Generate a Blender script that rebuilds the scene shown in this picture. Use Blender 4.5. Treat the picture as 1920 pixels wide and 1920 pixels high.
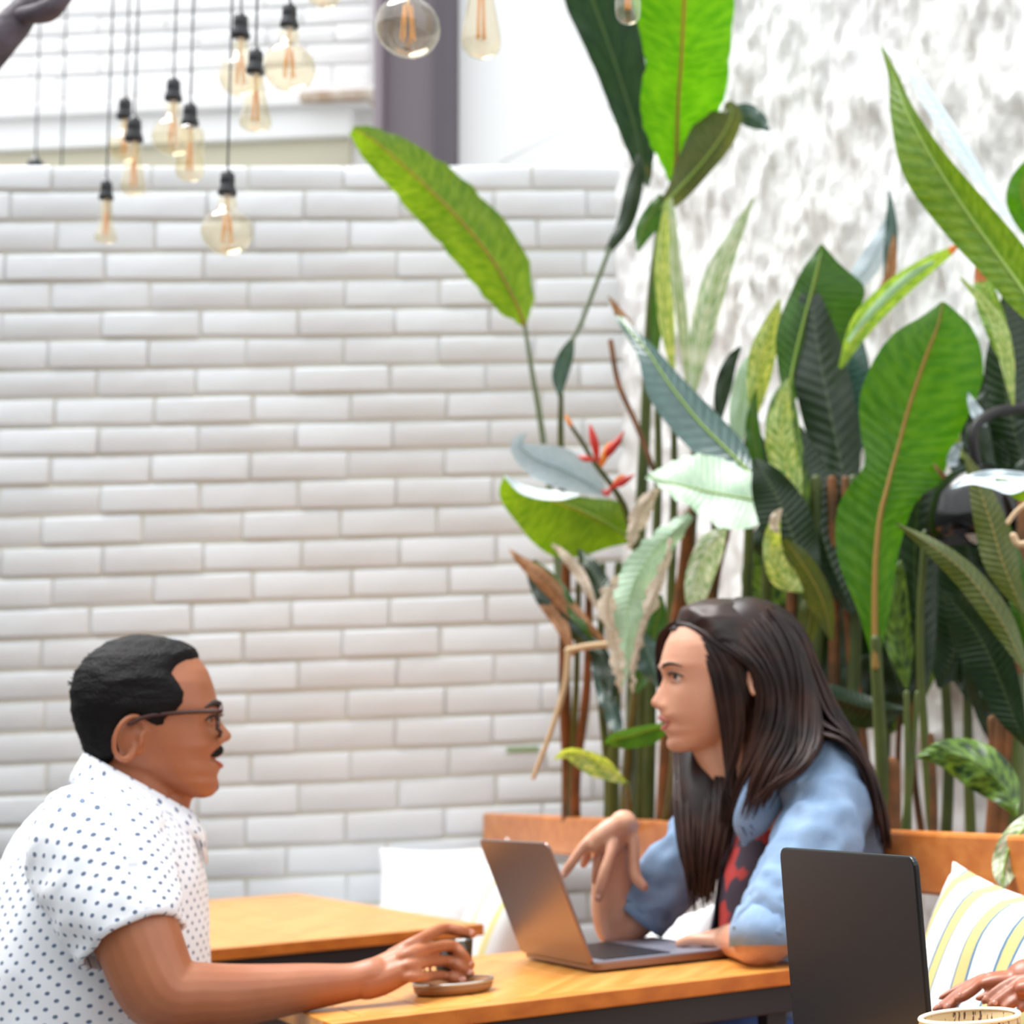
import bpy, bmesh, math, random
import numpy as np
from mathutils import Vector, Matrix, noise as mnoise
random.seed(4); rng = np.random.default_rng(4)
for o in list(bpy.data.objects): bpy.data.objects.remove(o)
sc = bpy.context.scene; COL = sc.collection

# ------------------------------------------------------------------ camera (solved from the photograph's lines)
FPX, PITCH, ROLL, CX, CY, CH = 3409.4, .126797, -.0434818, 2045.4, 960., 1.047
cp, sp, cr, sr = math.cos(PITCH), math.sin(PITCH), math.cos(ROLL), math.sin(ROLL)
FW = np.array([0, cp, sp]); U0 = np.array([0, -sp, cp]); X0 = np.array([1., 0, 0])
RT = cr*X0+sr*U0; UP = -sr*X0+cr*U0; CAM = np.array([0, 0, CH])
cd = bpy.data.cameras.new('camera'); cam = bpy.data.objects.new('camera', cd); COL.objects.link(cam)
cam.matrix_world = Matrix([[RT[0], UP[0], -FW[0], 0], [RT[1], UP[1], -FW[1], 0], [RT[2], UP[2], -FW[2], CH], [0, 0, 0, 1]])
cd.sensor_fit = 'HORIZONTAL'; cd.sensor_width = 36; cd.lens = 36*FPX/1920
cd.shift_x = (960-CX)/1920; cd.shift_y = 0; cd.clip_start = .05; cd.clip_end = 100
cd.dof.use_dof = True; cd.dof.focus_distance = 1.62; cd.dof.aperture_fstop = cd.lens/1000/.0085
sc.camera = cam
# ------------------------------------------------------------------ sky, sun, exposure
w = bpy.data.worlds.new('sky'); sc.world = w; w.use_nodes = True
nt = w.node_tree; bg = nt.nodes['Background']
tc = nt.nodes.new('ShaderNodeTexCoord'); sx = nt.nodes.new('ShaderNodeSeparateXYZ'); rp = nt.nodes.new('ShaderNodeValToRGB')
nt.links.new(tc.outputs['Generated'], sx.inputs[0]); nt.links.new(sx.outputs['Z'], rp.inputs[0]); nt.links.new(rp.outputs[0], bg.inputs[0])
rp.color_ramp.elements[0].position = 0; rp.color_ramp.elements[0].color = (.60, .61, .62, 1)
rp.color_ramp.elements[1].position = .75; rp.color_ramp.elements[1].color = (.93, .97, 1., 1)
bg.inputs[1].default_value = 1.25
sd = bpy.data.lights.new('sun', 'SUN'); sun = bpy.data.objects.new('sun', sd); COL.objects.link(sun)
sd.energy = 3.4; sd.angle = math.radians(35); sd.color = (1, .99, .975)
sun.rotation_euler = Vector((-.42, .10, 1.)).to_track_quat('Z', 'Y').to_euler()
sc.view_settings.view_transform = 'Standard'; sc.view_settings.look = 'None'
sc.view_settings.exposure = .84; sc.view_settings.gamma = 1; sc.view_settings.use_curve_mapping = False

# ------------------------------------------------------------------ pixel -> place helpers (real distances)
def nrm(v): v = np.asarray(v, float); return v/(np.linalg.norm(v)+1e-12)
def ray(x, y): return (x-CX)/FPX*RT-(y-CY)/FPX*UP+FW
def pz(x, y, z): v = ray(x, y); return CAM+v*((z-CH)/v[2])
def pY(x, y, Y): v = ray(x, y); return CAM+v*(Y/v[1])
def pp(x, y, p, n): v = ray(x, y); return CAM+v*(np.dot(np.asarray(p)-CAM, n)/np.dot(v, n))
def proj(P):
    P = np.atleast_2d(P)-CAM; z = P@FW; return np.stack([CX+FPX*(P@RT)/z, CY-FPX*(P@UP)/z], -1)
A = nrm([.805, .593, 0]); B = np.array([-A[1], A[0], 0]); C0 = pz(605, 1913, .75)
def AB(a, b, z): return C0*np.array([1, 1, 0])+A*a+B*b+np.array([0, 0, z])

# ------------------------------------------------------------------ mesh helpers
def cat(pts, n):
    """Catmull-Rom resample of rows (any width) to n rows"""
    P = np.array(pts, float); m = len(P)
    if m == 2: t = np.linspace(0, 1, n)[:, None]; return P[0]*(1-t)+P[1]*t
    E = np.vstack([2*P[0]-P[1], P, 2*P[-1]-P[-2]]); out = []
    for s in np.linspace(0, m-1-1e-9, n):
        i = int(s); t = s-i; a, b, c, d = E[i], E[i+1], E[i+2], E[i+3]
        out.append(.5*((2*b)+(-a+c)*t+(2*a-5*b+4*c-d)*t*t+(-a+3*b-3*c+d)*t**3))
    return np.array(out)
def mesh(name, V, F, mat=None, parent=None, smooth=True, uv=None):
    me = bpy.data.meshes.new(name); me.from_pydata([tuple(map(float, v)) for v in V], [], [tuple(map(int, f)) for f in F]); me.update()
    if uv is not None:
        l = me.uv_layers.new(name='UVMap'); vi = np.zeros(len(me.loops), int); me.loops.foreach_get('vertex_index', vi)
        l.data.foreach_set('uv', np.array(uv, float)[vi].ravel())
    if smooth: me.polygons.foreach_set('use_smooth', [True]*len(me.polygons))
    o = bpy.data.objects.new(name, me); COL.objects.link(o)
    if mat: me.materials.append(mat)
    if parent: o.parent = parent
    return o
def join(parts):
    V = []; F = []; k = 0
    for v, f in parts:
        V.append(np.asarray(v)); F += [tuple(i+k for i in q) for q in f]; k += len(v)
    return np.vstack(V), F
def grid_faces(r, c, wrap=False, off=0):
    F = []
    for i in range(r-1):
        for j in range(c if wrap else c-1):
            j2 = (j+1) % c; F.append((off+i*c+j, off+i*c+j2, off+(i+1)*c+j2, off+(i+1)*c+j))
    return F
def frames(P):
    P = np.array(P); T = np.gradient(P, axis=0); T /= np.linalg.norm(T, axis=1)[:, None]+1e-12
    ref = np.array([0, 0, 1.]) if abs(T[0][2]) < .9 else np.array([1., 0, 0])
    N = [nrm(np.cross(np.cross(T[0], ref), T[0]))]
    for t in T[1:]: N.append(nrm(N[-1]-t*np.dot(N[-1], t)))
    N = np.array(N); return T, N, np.cross(T, N)
def tube(P, R, n=10, caps=True, flat=None, res=None):
    """closed tube through points with radii; flat=(axis vector, factor) squashes"""
    P = np.array(P, float); R = np.array(R if hasattr(R, '__len__') else [R]*len(P), float)
    if res: Q = cat(np.hstack([P, R[:, None]]), res); P, R = Q[:, :3], np.maximum(Q[:, 3], 1e-4)
    if caps:   # round ends
        T0 = nrm(P[0]-P[1]); T1 = nrm(P[-1]-P[-2])
        a = [(P[0]+T0*R[0]*math.sin(k), R[0]*math.cos(k)) for k in (1.3, .9, .45)]
        b = [(P[-1]+T1*R[-1]*math.sin(k), R[-1]*math.cos(k)) for k in (.45, .9, 1.3)]
        P = np.vstack([[q[0] for q in a], P, [q[0] for q in b]]); R = np.concatenate([[q[1] for q in a], R, [q[1] for q in b]])
    T, N, Bn = frames(P); th = np.linspace(0, 2*math.pi, n, endpoint=False)
    V = (P[:, None]+R[:, None, None]*(np.cos(th)[None, :, None]*N[:, None]+np.sin(th)[None, :, None]*Bn[:, None]))
    if flat is not None:
        ax, k = nrm(flat[0]), flat[1]; D = V-P[:, None]; V = P[:, None]+D-(D@ax)[..., None]*ax*(1-k)
    V = V.reshape(-1, 3); m = len(P); F = grid_faces(m, n, True)
    F.append(tuple(range(n))[::-1]); F.append(tuple((m-1)*n+j for j in range(n)))
    return V, F
def ell(c, rx, ry, rz, ax=None, n=16, m=10):
    ax = ax if ax is not None else np.eye(3)
    V = [c+ax[2]*rz]
    for i in range(1, m):
        p = math.pi*i/m
        for j in range(n):
            t = 2*math.pi*j/n; V.append(c+ax[0]*rx*math.sin(p)*math.cos(t)+ax[1]*ry*math.sin(p)*math.sin(t)+ax[2]*rz*math.cos(p))
    V.append(c-ax[2]*rz); F = [(0, 1+j, 1+(j+1) % n) for j in range(n)]
    F += grid_faces(m-1, n, True, 1); L = len(V)-1; b = 1+(m-2)*n
    F += [(L, b+(j+1) % n, b+j) for j in range(n)]
    return np.array(V), F
def boxv(c, h, ax=None):
    ax = np.eye(3) if ax is None else np.array(ax); V = []
    for s in ((-1, -1, -1), (1, -1, -1), (1, 1, -1), (-1, 1, -1), (-1, -1, 1), (1, -1, 1), (1, 1, 1), (-1, 1, 1)):
        V.append(np.array(c)+sum(ax[i]*h[i]*s[i] for i in range(3)))
    return np.array(V), [(3, 2, 1, 0), (4, 5, 6, 7), (0, 1, 5, 4), (1, 2, 6, 5), (2, 3, 7, 6), (3, 0, 4, 7)]
def bev(o, wd, seg=2):
    m = o.modifiers.new('bevel', 'BEVEL'); m.width = wd; m.segments = seg; m.limit_method = 'ANGLE'; return o
def box(name, c, h, mat, parent=None, ax=None, b=.002):
    V, F = boxv(c, h, ax); o = mesh(name, V, F, mat, parent, False)
    if b: bev(o, b)
    return o
def lathe(prof, c, n=24, ax=None):
    """profile rows (radius, height) around +z axis ax at c"""
    ax = np.eye(3) if ax is None else ax; V = []
    for r, h in prof:
        for j in range(n):
            t = 2*math.pi*j/n; V.append(c+ax[0]*r*math.cos(t)+ax[1]*r*math.sin(t)+ax[2]*h)
    return np.array(V), grid_faces(len(prof), n, True)[::1]
def fuse(name, parts, vox, mat, parent=None, it=4, fac=.5):
    """one continuous skin from overlapping closed shapes"""
    V, F = join(parts); o = mesh('tmp', V, F); bm = bmesh.new(); bm.from_mesh(o.data); bmesh.ops.recalc_face_normals(bm, faces=bm.faces); bm.to_mesh(o.data); bm.free()
    m = o.modifiers.new('r', 'REMESH'); m.mode = 'VOXEL'; m.voxel_size = vox; m.use_smooth_shade = True
    s = o.modifiers.new('s', 'SMOOTH'); s.iterations = it; s.factor = fac
    dg = bpy.context.evaluated_depsgraph_get(); me = bpy.data.meshes.new_from_object(o.evaluated_get(dg)); me.name = name
    bpy.data.objects.remove(o); q = bpy.data.objects.new(name, me); COL.objects.link(q); me.materials.clear(); me.materials.append(mat)
    me.polygons.foreach_set('use_smooth', [True]*len(me.polygons))
    if parent: q.parent = parent
    return q
def thing(name, label, cat_, group=None, loc=None):
    o = bpy.data.objects.new(name, None); COL.objects.link(o); o.empty_display_size = .05
    if loc is not None: o['base'] = 0; del o['base']
    return tag(o, label, cat_, group)
def tag(o, label, cat_, group=None):
    o['label'] = label; o['category'] = cat_
    if group: o['group'] = group
    return o
def struct(o, kind='structure'): o['kind'] = kind; return o
def rebase():
    """put every Empty at the base of its parts without moving them"""
    for e in [o for o in bpy.data.objects if o.type == 'EMPTY' and o.parent is None]:
        pts = []
        for c in e.children:
            if c.type == 'MESH' and len(c.data.vertices):
                co = np.zeros(len(c.data.vertices)*3); c.data.vertices.foreach_get('co', co); co = co.reshape(-1, 3)+np.array(c.location); pts += [co.min(0), co.max(0)]
        if not pts or tuple(e.location) != (0, 0, 0): continue
        pts = np.array(pts); lo, hi = pts.min(0), pts.max(0); b = Vector(((lo[0]+hi[0])/2, (lo[1]+hi[1])/2, lo[2]))
        e.location = b
        for c in e.children: c.matrix_parent_inverse = Matrix.Translation(-b)

# ------------------------------------------------------------------ materials
def srgb(r, g, b): return tuple((c/255/12.92 if c/255 <= .04045 else ((c/255+.055)/1.055)**2.4) for c in (r, g, b))+(1,)
def mat(name, col, rough=.6, **k):
    m = bpy.data.materials.new(name); m.use_nodes = True; n = m.node_tree.nodes; L = m.node_tree.links; p = n['Principled BSDF']
    p.inputs['Base Color'].default_value = col; p.inputs['Roughness'].default_value = rough
    for a, v in (('metal', 'Metallic'), ('trans', 'Transmission Weight'), ('sss', 'Subsurface Weight'), ('coat', 'Coat Weight'), ('sheen', 'Sheen Weight'), ('ior', 'IOR'), ('spec', 'Specular IOR Level')):
        if a in k: p.inputs[v].default_value = k[a]
    if k.get('sss'): p.inputs['Subsurface Radius'].default_value = (1, .35, .2); p.inputs['Subsurface Scale'].default_value = .008
    tcn = n.new('ShaderNodeTexCoord'); src = tcn.outputs[k.get('coord', 'Object')]
    if 'map' in k:
        mp = n.new('ShaderNodeMapping'); mp.inputs['Scale'].default_value = k['map']; L.new(src, mp.inputs[0]); src = mp.outputs[0]
        if 'rot' in k: mp.inputs['Rotation'].default_value = k['rot']
    if 'col2' in k:
        t = n.new('ShaderNodeTexNoise'); t.inputs['Scale'].default_value = k.get('scale', 8); t.inputs['Detail'].default_value = k.get('detail', 4); L.new(src, t.inputs[0])
        r = n.new('ShaderNodeValToRGB'); r.color_ramp.elements[0].position = k.get('lo', .35); r.color_ramp.elements[1].position = k.get('hi', .65)
        r.color_ramp.elements[0].color = col; r.color_ramp.elements[1].color = k['col2']; L.new(t.outputs[0], r.inputs[0]); L.new(r.outputs[0], p.inputs['Base Color'])
    if 'bump' in k:
        t = n.new('ShaderNodeTexNoise'); t.inputs['Scale'].default_value = k.get('bscale', 40); t.inputs['Detail'].default_value = 5; L.new(src, t.inputs[0])
        b = n.new('ShaderNodeBump'); b.inputs['Strength'].default_value = k['bump']; b.inputs['Distance'].default_value = k.get('bdist', .01); L.new(t.outputs[0], b.inputs['Height']); L.new(b.outputs[0], p.inputs['Normal'])
    return m
def leafmat(name, c1, c2, cv=None, rough=.38, tr=.45, veins=26, tcol=None, tipbrown=.0, spec=.5):
    """leaf: u across (-1..1), v along (0..1); fine side veins, midrib stripe, some light passes through"""
    m = bpy.data.materials.new(name); m.use_nodes = True; n = m.node_tree.nodes; L = m.node_tree.links; p = n['Principled BSDF']; out = n['Material Output']
    uv = n.new('ShaderNodeUVMap'); s = n.new('ShaderNodeSeparateXYZ'); L.new(uv.outputs[0], s.inputs[0])
    def math_(op, a, b=None):
        q = n.new('ShaderNodeMath'); q.operation = op
        for i, v in enumerate((a, b)):
            if v is None: continue
            if isinstance(v, (int, float)): q.inputs[i].default_value = v
            else: L.new(v, q.inputs[i])
        return q.outputs[0]
    au = math_('ABSOLUTE', s.outputs[0]); ph = math_('SUBTRACT', math_('MULTIPLY', s.outputs[1], veins*6.28), math_('MULTIPLY', au, 9.))
    wv = math_('MULTIPLY_ADD', math_('SINE', ph), .5); n.active = None
    wv.node.inputs[2].default_value = .5
    cx = n.new('ShaderNodeCombineXYZ'); L.new(math_('MULTIPLY', au, 1.2), cx.inputs[0]); L.new(math_('MULTIPLY', ph, .12), cx.inputs[1])
    nz = n.new('ShaderNodeTexNoise'); nz.inputs['Scale'].default_value = 2.2; nz.inputs['Detail'].default_value = 3; L.new(cx.outputs[0], nz.inputs[0])
    r = n.new('ShaderNodeValToRGB'); r.color_ramp.elements[0].position = .38; r.color_ramp.elements[1].position = .62
    r.color_ramp.elements[0].color = c1; r.color_ramp.elements[1].color = c2; L.new(nz.outputs[0], r.inputs[0]); col = r.outputs[0]
    mx = n.new('ShaderNodeMix'); mx.data_type = 'RGBA'; L.new(math_('LESS_THAN', au, .045), mx.inputs[0]); L.new(col, mx.inputs[6])
    mx.inputs[7].default_value = cv or tuple(min(1, x*1.6+.03) for x in c2[:3])+(1,); col = mx.outputs[2]
    if tipbrown:
        m2 = n.new('ShaderNodeMix'); m2.data_type = 'RGBA'; t = math_('GREATER_THAN', math_('ADD', s.outputs[1], math_('MULTIPLY', nz.outputs[0], .12)), 1.06-tipbrown)
        L.new(t, m2.inputs[0]); L.new(col, m2.inputs[6]); m2.inputs[7].default_value = srgb(165, 95, 45); col = m2.outputs[2]
    L.new(col, p.inputs['Base Color']); p.inputs['Roughness'].default_value = rough; p.inputs['Specular IOR Level'].default_value = spec
    b = n.new('ShaderNodeBump'); b.inputs['Strength'].default_value = .35; b.inputs['Distance'].default_value = .002; L.new(wv, b.inputs['Height']); L.new(b.outputs[0], p.inputs['Normal'])
    t = n.new('ShaderNodeBsdfTranslucent'); hs = n.new('ShaderNodeMix'); hs.data_type = 'RGBA'; hs.blend_type = 'MULTIPLY'; hs.inputs[0].default_value = 1
    L.new(col, hs.inputs[6]); hs.inputs[7].default_value = tcol or (1.9, 1.5, .35, 1); L.new(hs.outputs[2], t.inputs[0])
    ms = n.new('ShaderNodeMixShader'); ms.inputs[0].default_value = tr; L.new(p.outputs[0], ms.inputs[1]); L.new(t.outputs[0], ms.inputs[2]); L.new(ms.outputs[0], out.inputs[0])
    return m
M = {}
M['white_brick'] = mat('white_painted_brick', srgb(232, 235, 239), .55, col2=srgb(224, 227, 230), scale=3, bump=.35, bscale=22, bdist=.006)
M['mortar'] = mat('painted_mortar', srgb(222, 221, 212), .8, col2=srgb(210, 208, 194), scale=5, bump=.3, bscale=40)
M['plaster'] = mat('white_rough_plaster', srgb(238, 239, 241), .75, col2=srgb(228, 228, 226), scale=2.5, bump=.5, bscale=30, bdist=.008)
M['shade_wall'] = mat('grey_green_render', srgb(120, 124, 118), .8)  # dull tone so the unseen walls bounce little light
M['smooth_white'] = mat('white_smooth_plaster', srgb(247, 247, 247), .7)
M['beige'] = mat('beige_render', srgb(205, 200, 178), .7)
M['far_white'] = mat('far_white_paint', srgb(244, 243, 243), .6, col2=srgb(232, 230, 230), scale=2)
M['post'] = mat('grey_purple_paint', srgb(112, 102, 108), .6)
M['post2'] = mat('dark_grey_paint', srgb(84, 76, 84), .6)
M['floor'] = mat('courtyard_concrete', srgb(106, 107, 108), .8, col2=srgb(92, 92, 92), scale=3, bump=.2)
def wood(name, a, b, rough=.35, s=(1.5, 30, 30), rot=(0, 0, 0)):
    return mat(name, a, rough, col2=b, scale=1.6, detail=6, map=s, rot=rot, coord='UV' if 0 else 'Object', bump=.08, bscale=3)
ang = math.atan2(A[1], A[0])
M['table'] = wood('honey_table_wood', srgb(214, 150, 74), srgb(196, 126, 48), .3, (2, 26, 26), (0, 0, -ang))
M['table_b'] = wood('honey_table_wood_cross', srgb(218, 156, 80), srgb(200, 132, 56), .3, (26, 2, 26), (0, 0, -ang))
M['table_edge'] = wood('amber_edge_wood', srgb(200, 112, 30), srgb(178, 92, 20), .4, (2, 26, 26), (0, 0, -ang))
M['bench'] = wood('orange_bench_wood', srgb(206, 130, 62), srgb(188, 108, 46), .4, (22, 1.5, 22), (0, 0, -ang))
M['steel'] = mat('black_steel', srgb(28, 22, 24), .45)
M['black'] = mat('black_plastic', srgb(30, 30, 34), .4)
M['cord'] = mat('grey_black_cord', srgb(70, 70, 78), .7)
M['glossblack'] = mat('black_gloss', srgb(10, 11, 12), .18)
M['skin_man'] = mat('tan_skin', srgb(170, 105, 70), .46, sss=.12, col2=srgb(158, 93, 60), scale=14, bump=.06, bscale=300, bdist=.001)
M['skin_woman'] = mat('fair_skin', srgb(213, 160, 132), .42, sss=.14, col2=srgb(202, 144, 116), scale=14, bump=.05, bscale=300, bdist=.001)
M['skin_brown'] = mat('brown_skin', srgb(146, 90, 66), .42, sss=.1, col2=srgb(160, 92, 66), scale=20, bump=.15, bscale=260, bdist=.001)
M['lip'] = mat('lip_rose', srgb(188, 104, 96), .4); M['lip_man'] = mat('lip_brown', srgb(168, 92, 78), .45)
M['hair_black'] = mat('black_hair', srgb(14, 10, 11), .6, spec=.15, bump=.6, bscale=260, bdist=.004)
M['brow'] = mat('dark_brow', srgb(44, 28, 22), .7)
M['eye'] = mat('eye_white', srgb(205, 190, 182), .45, spec=.2); M['iris'] = mat('brown_iris', srgb(34, 22, 16), .3, spec=.3)
M['nail'] = mat('pale_nail', srgb(214, 160, 144), .25)
M['hair_brown'] = mat('dark_brown_hair', srgb(26, 12, 8), .42, col2=srgb(54, 28, 18), scale=14, lo=.42, hi=.62, spec=.3)
M['denim'] = mat('pale_blue_denim', srgb(136, 160, 190), .85, col2=srgb(118, 144, 176), scale=30, bump=.25, bscale=500, bdist=.001)
M['denim_jeans'] = mat('blue_jeans', srgb(60, 84, 140), .9)
M['khaki'] = mat('grey_trousers', srgb(90, 90, 96), .9)
M['tortoise'] = mat('dark_tortoise', srgb(62, 30, 22), .2)
M['button'] = mat('pearl_button', srgb(225, 225, 228), .25)
def shirt_mat():
    """white cloth with small dark dots in staggered rows on the cloth's own UV (metres)"""
    m = mat('white_dotted_shirt', srgb(236, 238, 244), .85, sheen=.2); n = m.node_tree.nodes; L = m.node_tree.links; p = n['Principled BSDF']
    uv = n.new('ShaderNodeUVMap'); res = []
    for ox, oy in ((0, 0), (.5, .5)):
        a = n.new('ShaderNodeVectorMath'); a.operation = 'MULTIPLY_ADD'; a.inputs[1].default_value = (44, 52, 0); a.inputs[2].default_value = (ox, oy, 0); L.new(uv.outputs[0], a.inputs[0])
        fr = n.new('ShaderNodeVectorMath'); fr.operation = 'FRACTION'; L.new(a.outputs[0], fr.inputs[0])
        sb = n.new('ShaderNodeVectorMath'); sb.operation = 'SUBTRACT'; sb.inputs[1].default_value = (.5, .5, 0); L.new(fr.outputs[0], sb.inputs[0])
        ln = n.new('ShaderNodeVectorMath'); ln.operation = 'LENGTH'; L.new(sb.outputs[0], ln.inputs[0]); res.append(ln.outputs['Value'])
    mn = n.new('ShaderNodeMath'); mn.operation = 'MINIMUM'; L.new(res[0], mn.inputs[0]); L.new(res[1], mn.inputs[1])
    lt = n.new('ShaderNodeMath'); lt.operation = 'LESS_THAN'; lt.inputs[1].default_value = .13; L.new(mn.outputs[0], lt.inputs[0])
    mx = n.new('ShaderNodeMix'); mx.data_type = 'RGBA'; L.new(lt.outputs[0], mx.inputs[0]); mx.inputs[6].default_value = srgb(236, 238, 244); mx.inputs[7].default_value = srgb(96, 112, 140)
    L.new(mx.outputs[2], p.inputs['Base Color']); return m
M['shirt'] = shirt_mat()
def stripe_mat(name, bands):
    m = mat(name, srgb(244, 244, 244), .9); n = m.node_tree.nodes; L = m.node_tree.links; p = n['Principled BSDF']
    uv = n.new('ShaderNodeUVMap'); s = n.new('ShaderNodeSeparateXYZ'); L.new(uv.outputs[0], s.inputs[0])
    r = n.new('ShaderNodeValToRGB'); r.color_ramp.interpolation = 'CONSTANT'; e = r.color_ramp.elements
    e[0].position = 0; e[0].color = bands[0][1]; e[1].position = bands[1][0]; e[1].color = bands[1][1]
    for q, c in bands[2:]: k = e.new(q); k.color = c
    L.new(s.outputs[0], r.inputs[0]); L.new(r.outputs[0], p.inputs['Base Color']); return m
W_ = srgb(222, 222, 221); YE = srgb(190, 176, 116); BL = srgb(80, 112, 140); OC = srgb(198, 168, 92)
bands = []
for i in range(5):
    b0 = .02+i*.165; bands += [(b0, W_), (b0+.065, BL), (b0+.075, YE), (b0+.125, BL), (b0+.135, W_)]
bands += [(.86, srgb(86, 122, 170)), (.885, OC), (.93, W_)]
M['stripe'] = stripe_mat('striped_cushion_cloth', bands)
M['stripe2'] = stripe_mat('pale_striped_cloth', [(0, W_), (.06, YE), (.12, W_), (.40, W_), (.55, srgb(214, 204, 140)), (.62, W_), (.80, srgb(214, 204, 140)), (.86, W_)])
M['white_cloth'] = mat('white_cushion_cloth', srgb(244, 244, 246), .9)
# ================================================================== SETTING
Zv = np.array([0, 0, 1.])
E_ = pz(905, 1525, .925)
BETA = .133; WD = np.array([math.cos(BETA), math.sin(BETA), 0]); WN = np.array([-WD[1], WD[0], 0])     # brick wall: along, away
WP = E_+WN*.03
def pw(x, y, off=0): return pp(x, y, WP-WN*off, WN)
COR = pw(1170, 900)
def pr(x, y, off=0): return pp(x, y, COR-A*off, A)            # right wall plane, off metres in front of it
struct(mesh('floor', *boxv((-1, 4, -.05), (7, 9, .05)), M['floor'], None, False))
def brick_mesh(name, L, H, D, seed, bw=.012):
    r = random.Random(seed); bm = bmesh.new(); bmesh.ops.create_cube(bm, size=1)
    for v in bm.verts: v.co.x *= L; v.co.y *= D; v.co.z *= H
    bmesh.ops.bevel(bm, geom=bm.edges[:], offset=bw, segments=2, profile=.6, affect='EDGES')
    for v in bm.verts: v.co += Vector((r.uniform(-1, 1)*.003, r.uniform(-1, 1)*.002, r.uniform(-1, 1)*.0035))
    me = bpy.data.meshes.new(name); bm.to_mesh(me); bm.free(); me.polygons.foreach_set('use_smooth', [True]*len(me.polygons)); return me
def brick_wall(wallobj, P0, ax, nrm_, rows, u0, L, u1, u2, mt, gap=.011, D=.05, seed=1, bw=.009):
    r = random.Random(seed); H = abs(rows[1]-rows[2]) if len(rows) > 2 else .08
    mm = [brick_mesh('brick', L-.004, H-gap*.8, D, 10+k, bw) for k in range(4)]
    for m_ in mm: m_.materials.append(mt)
    for i in range(len(rows)-1):
        zt, zb = rows[i], rows[i+1]; h = zt-zb; s = u0+(L/2 if i % 2 else 0)+r.uniform(-.02, .02); k0 = math.floor((u1-s)/L); k = k0
        while s+k*L < u2:
            a, b = max(s+k*L, u1), min(s+(k+1)*L, u2); k += 1
            if b-a < .03: continue
            c = P0+ax*((a+b)/2)-nrm_*(r.uniform(-.002, .003)); o = bpy.data.objects.new('brick', r.choice(mm)); COL.objects.link(o); o.parent = wallobj
            o.matrix_local = Matrix.Translation(Vector((c[0], c[1], (zt+zb)/2)))@Matrix.Rotation(math.atan2(ax[1], ax[0])+r.uniform(-.006, .006), 4, 'Z')@Matrix.Rotation(r.uniform(-.008, .008), 4, 'Y')@Matrix.Diagonal(Vector(((b-a-.004)/(L-.004), 1, (h-gap*.8)/(H-gap*.8), 1)))
zr = [pw(300, y)[2] for y in (308, 357, 413, 472, 527, 582, 635, 690, 743, 797, 851, 906, 962, 1019, 1076, 1133)]
hz = (zr[10]-zr[15])/5
while zr[-1] > .5: zr.append(zr[-1]-hz)
uu = lambda P: (P-WP)@WD
U1 = uu(pw(-110, 900)); U2 = uu(COR)+.02; LB = (uu(pw(473, 556))-uu(pw(103, 556)))/2
wb = struct(mesh('wall_back', *boxv(WP*np.array([1, 1, 0])+WD*((U1+U2)/2)+WN*.0975+Zv*(zr[0]/2), ((U2-U1)/2, .09, zr[0]/2-.004), (WD, WN, Zv)), M['mortar'], None, False))
brick_wall(wb, WP*np.array([1, 1, 0])+WN*.024, WD, WN, zr, uu(pw(286, 556)), LB, U1, U2, M['white_brick'])
mp_ = pw(980, 1405, .004); o_ = box('moss_patch', mp_, (.045, .002, .008), mat('green_moss', srgb(150, 172, 130), .9), wb, (WD, WN, Zv), .001)
# right wall: hand-thrown plaster, real relief
def rough_wall(name, P0, ax, n_, u1, u2, z1, z2, mt, amp, nu=260, nv=190, th=.12):
    V = []; r0 = []
    for i in range(nv):
        z = z1+(z2-z1)*i/(nv-1)
        for j in range(nu):
            u = u1+(u2-u1)*j/(nu-1); q = Vector((u*9+z*3.5, z*5.5-u*3.5, 1.7))
            k = mnoise.fractal(q, .8, 2.1, 4)*.6+abs(mnoise.noise(q*2.4))*.6; V.append(P0+ax*u-n_*(amp*k)+Zv*z)
    F = grid_faces(nv, nu); nb = len(V)
    for (u, z) in ((u1, z1), (u2, z1), (u2, z2), (u1, z2)): V.append(P0+ax*u+n_*th+Zv*z)
    F.append((nb, nb+1, nb+2, nb+3)); return struct(mesh(name, V, F, mt))
rough_wall('wall_right', COR*np.array([1, 1, 0]), -B, A, -.05, 2.6, 0, 3.9, M['plaster'], .034)
box_ = struct(mesh('wall_front_unseen', *boxv((-1, -2.6, 1.9), (6, .1, 1.9)), M['shade_wall'], None, False)); struct(mesh('wall_left_unseen', *boxv((-5.2, 1.8, 1.7), (.1, 4.3, 1.7)), M['shade_wall'], None, False))  # unseen walls, added to hold back light from behind and left
# building beyond the brick wall
YF = 7.6
def fY(x, y): return pY(x, y, YF)
f1, f2 = fY(-140, 100), fY(702, 100)
wf = struct(mesh('wall_far', *boxv(((f1[0]+f2[0])/2, YF+.12, 2.6), ((f2[0]-f1[0])/2, .1, 2.6)), M['far_white'], None, False))
rows = [fY(350, y)[2] for y in (-180, -140, -100, -60, -18, 22, 57, 92, 132, 172)]
brick_wall(wf, np.array([0, YF+.024, 0]), X0, np.array([0, 1., 0]), rows, f1[0], .30, f1[0], f2[0]-.02, M['far_white'], .012, .05, 7)
def slab(name, x0, x1, y0, y1, Yc, th, mt, parent=None, st=False):
    a = pY(x0, (y0+y1)/2, Yc); b = pY(x1, (y0+y1)/2, Yc); z1 = pY((x0+x1)/2, y0, Yc)[2]; z0 = pY((x0+x1)/2, y1, Yc)[2]
    o = box(name, ((a[0]+b[0])/2, Yc+th/2, (z0+z1)/2), ((b[0]-a[0])/2, th/2, (z1-z0)/2), mt, parent, None, .006)
    return struct(o) if st else o
slab('trim_1', -140, 690, 186, 208, YF-.10, .14, M['far_white'], None, True)
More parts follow.
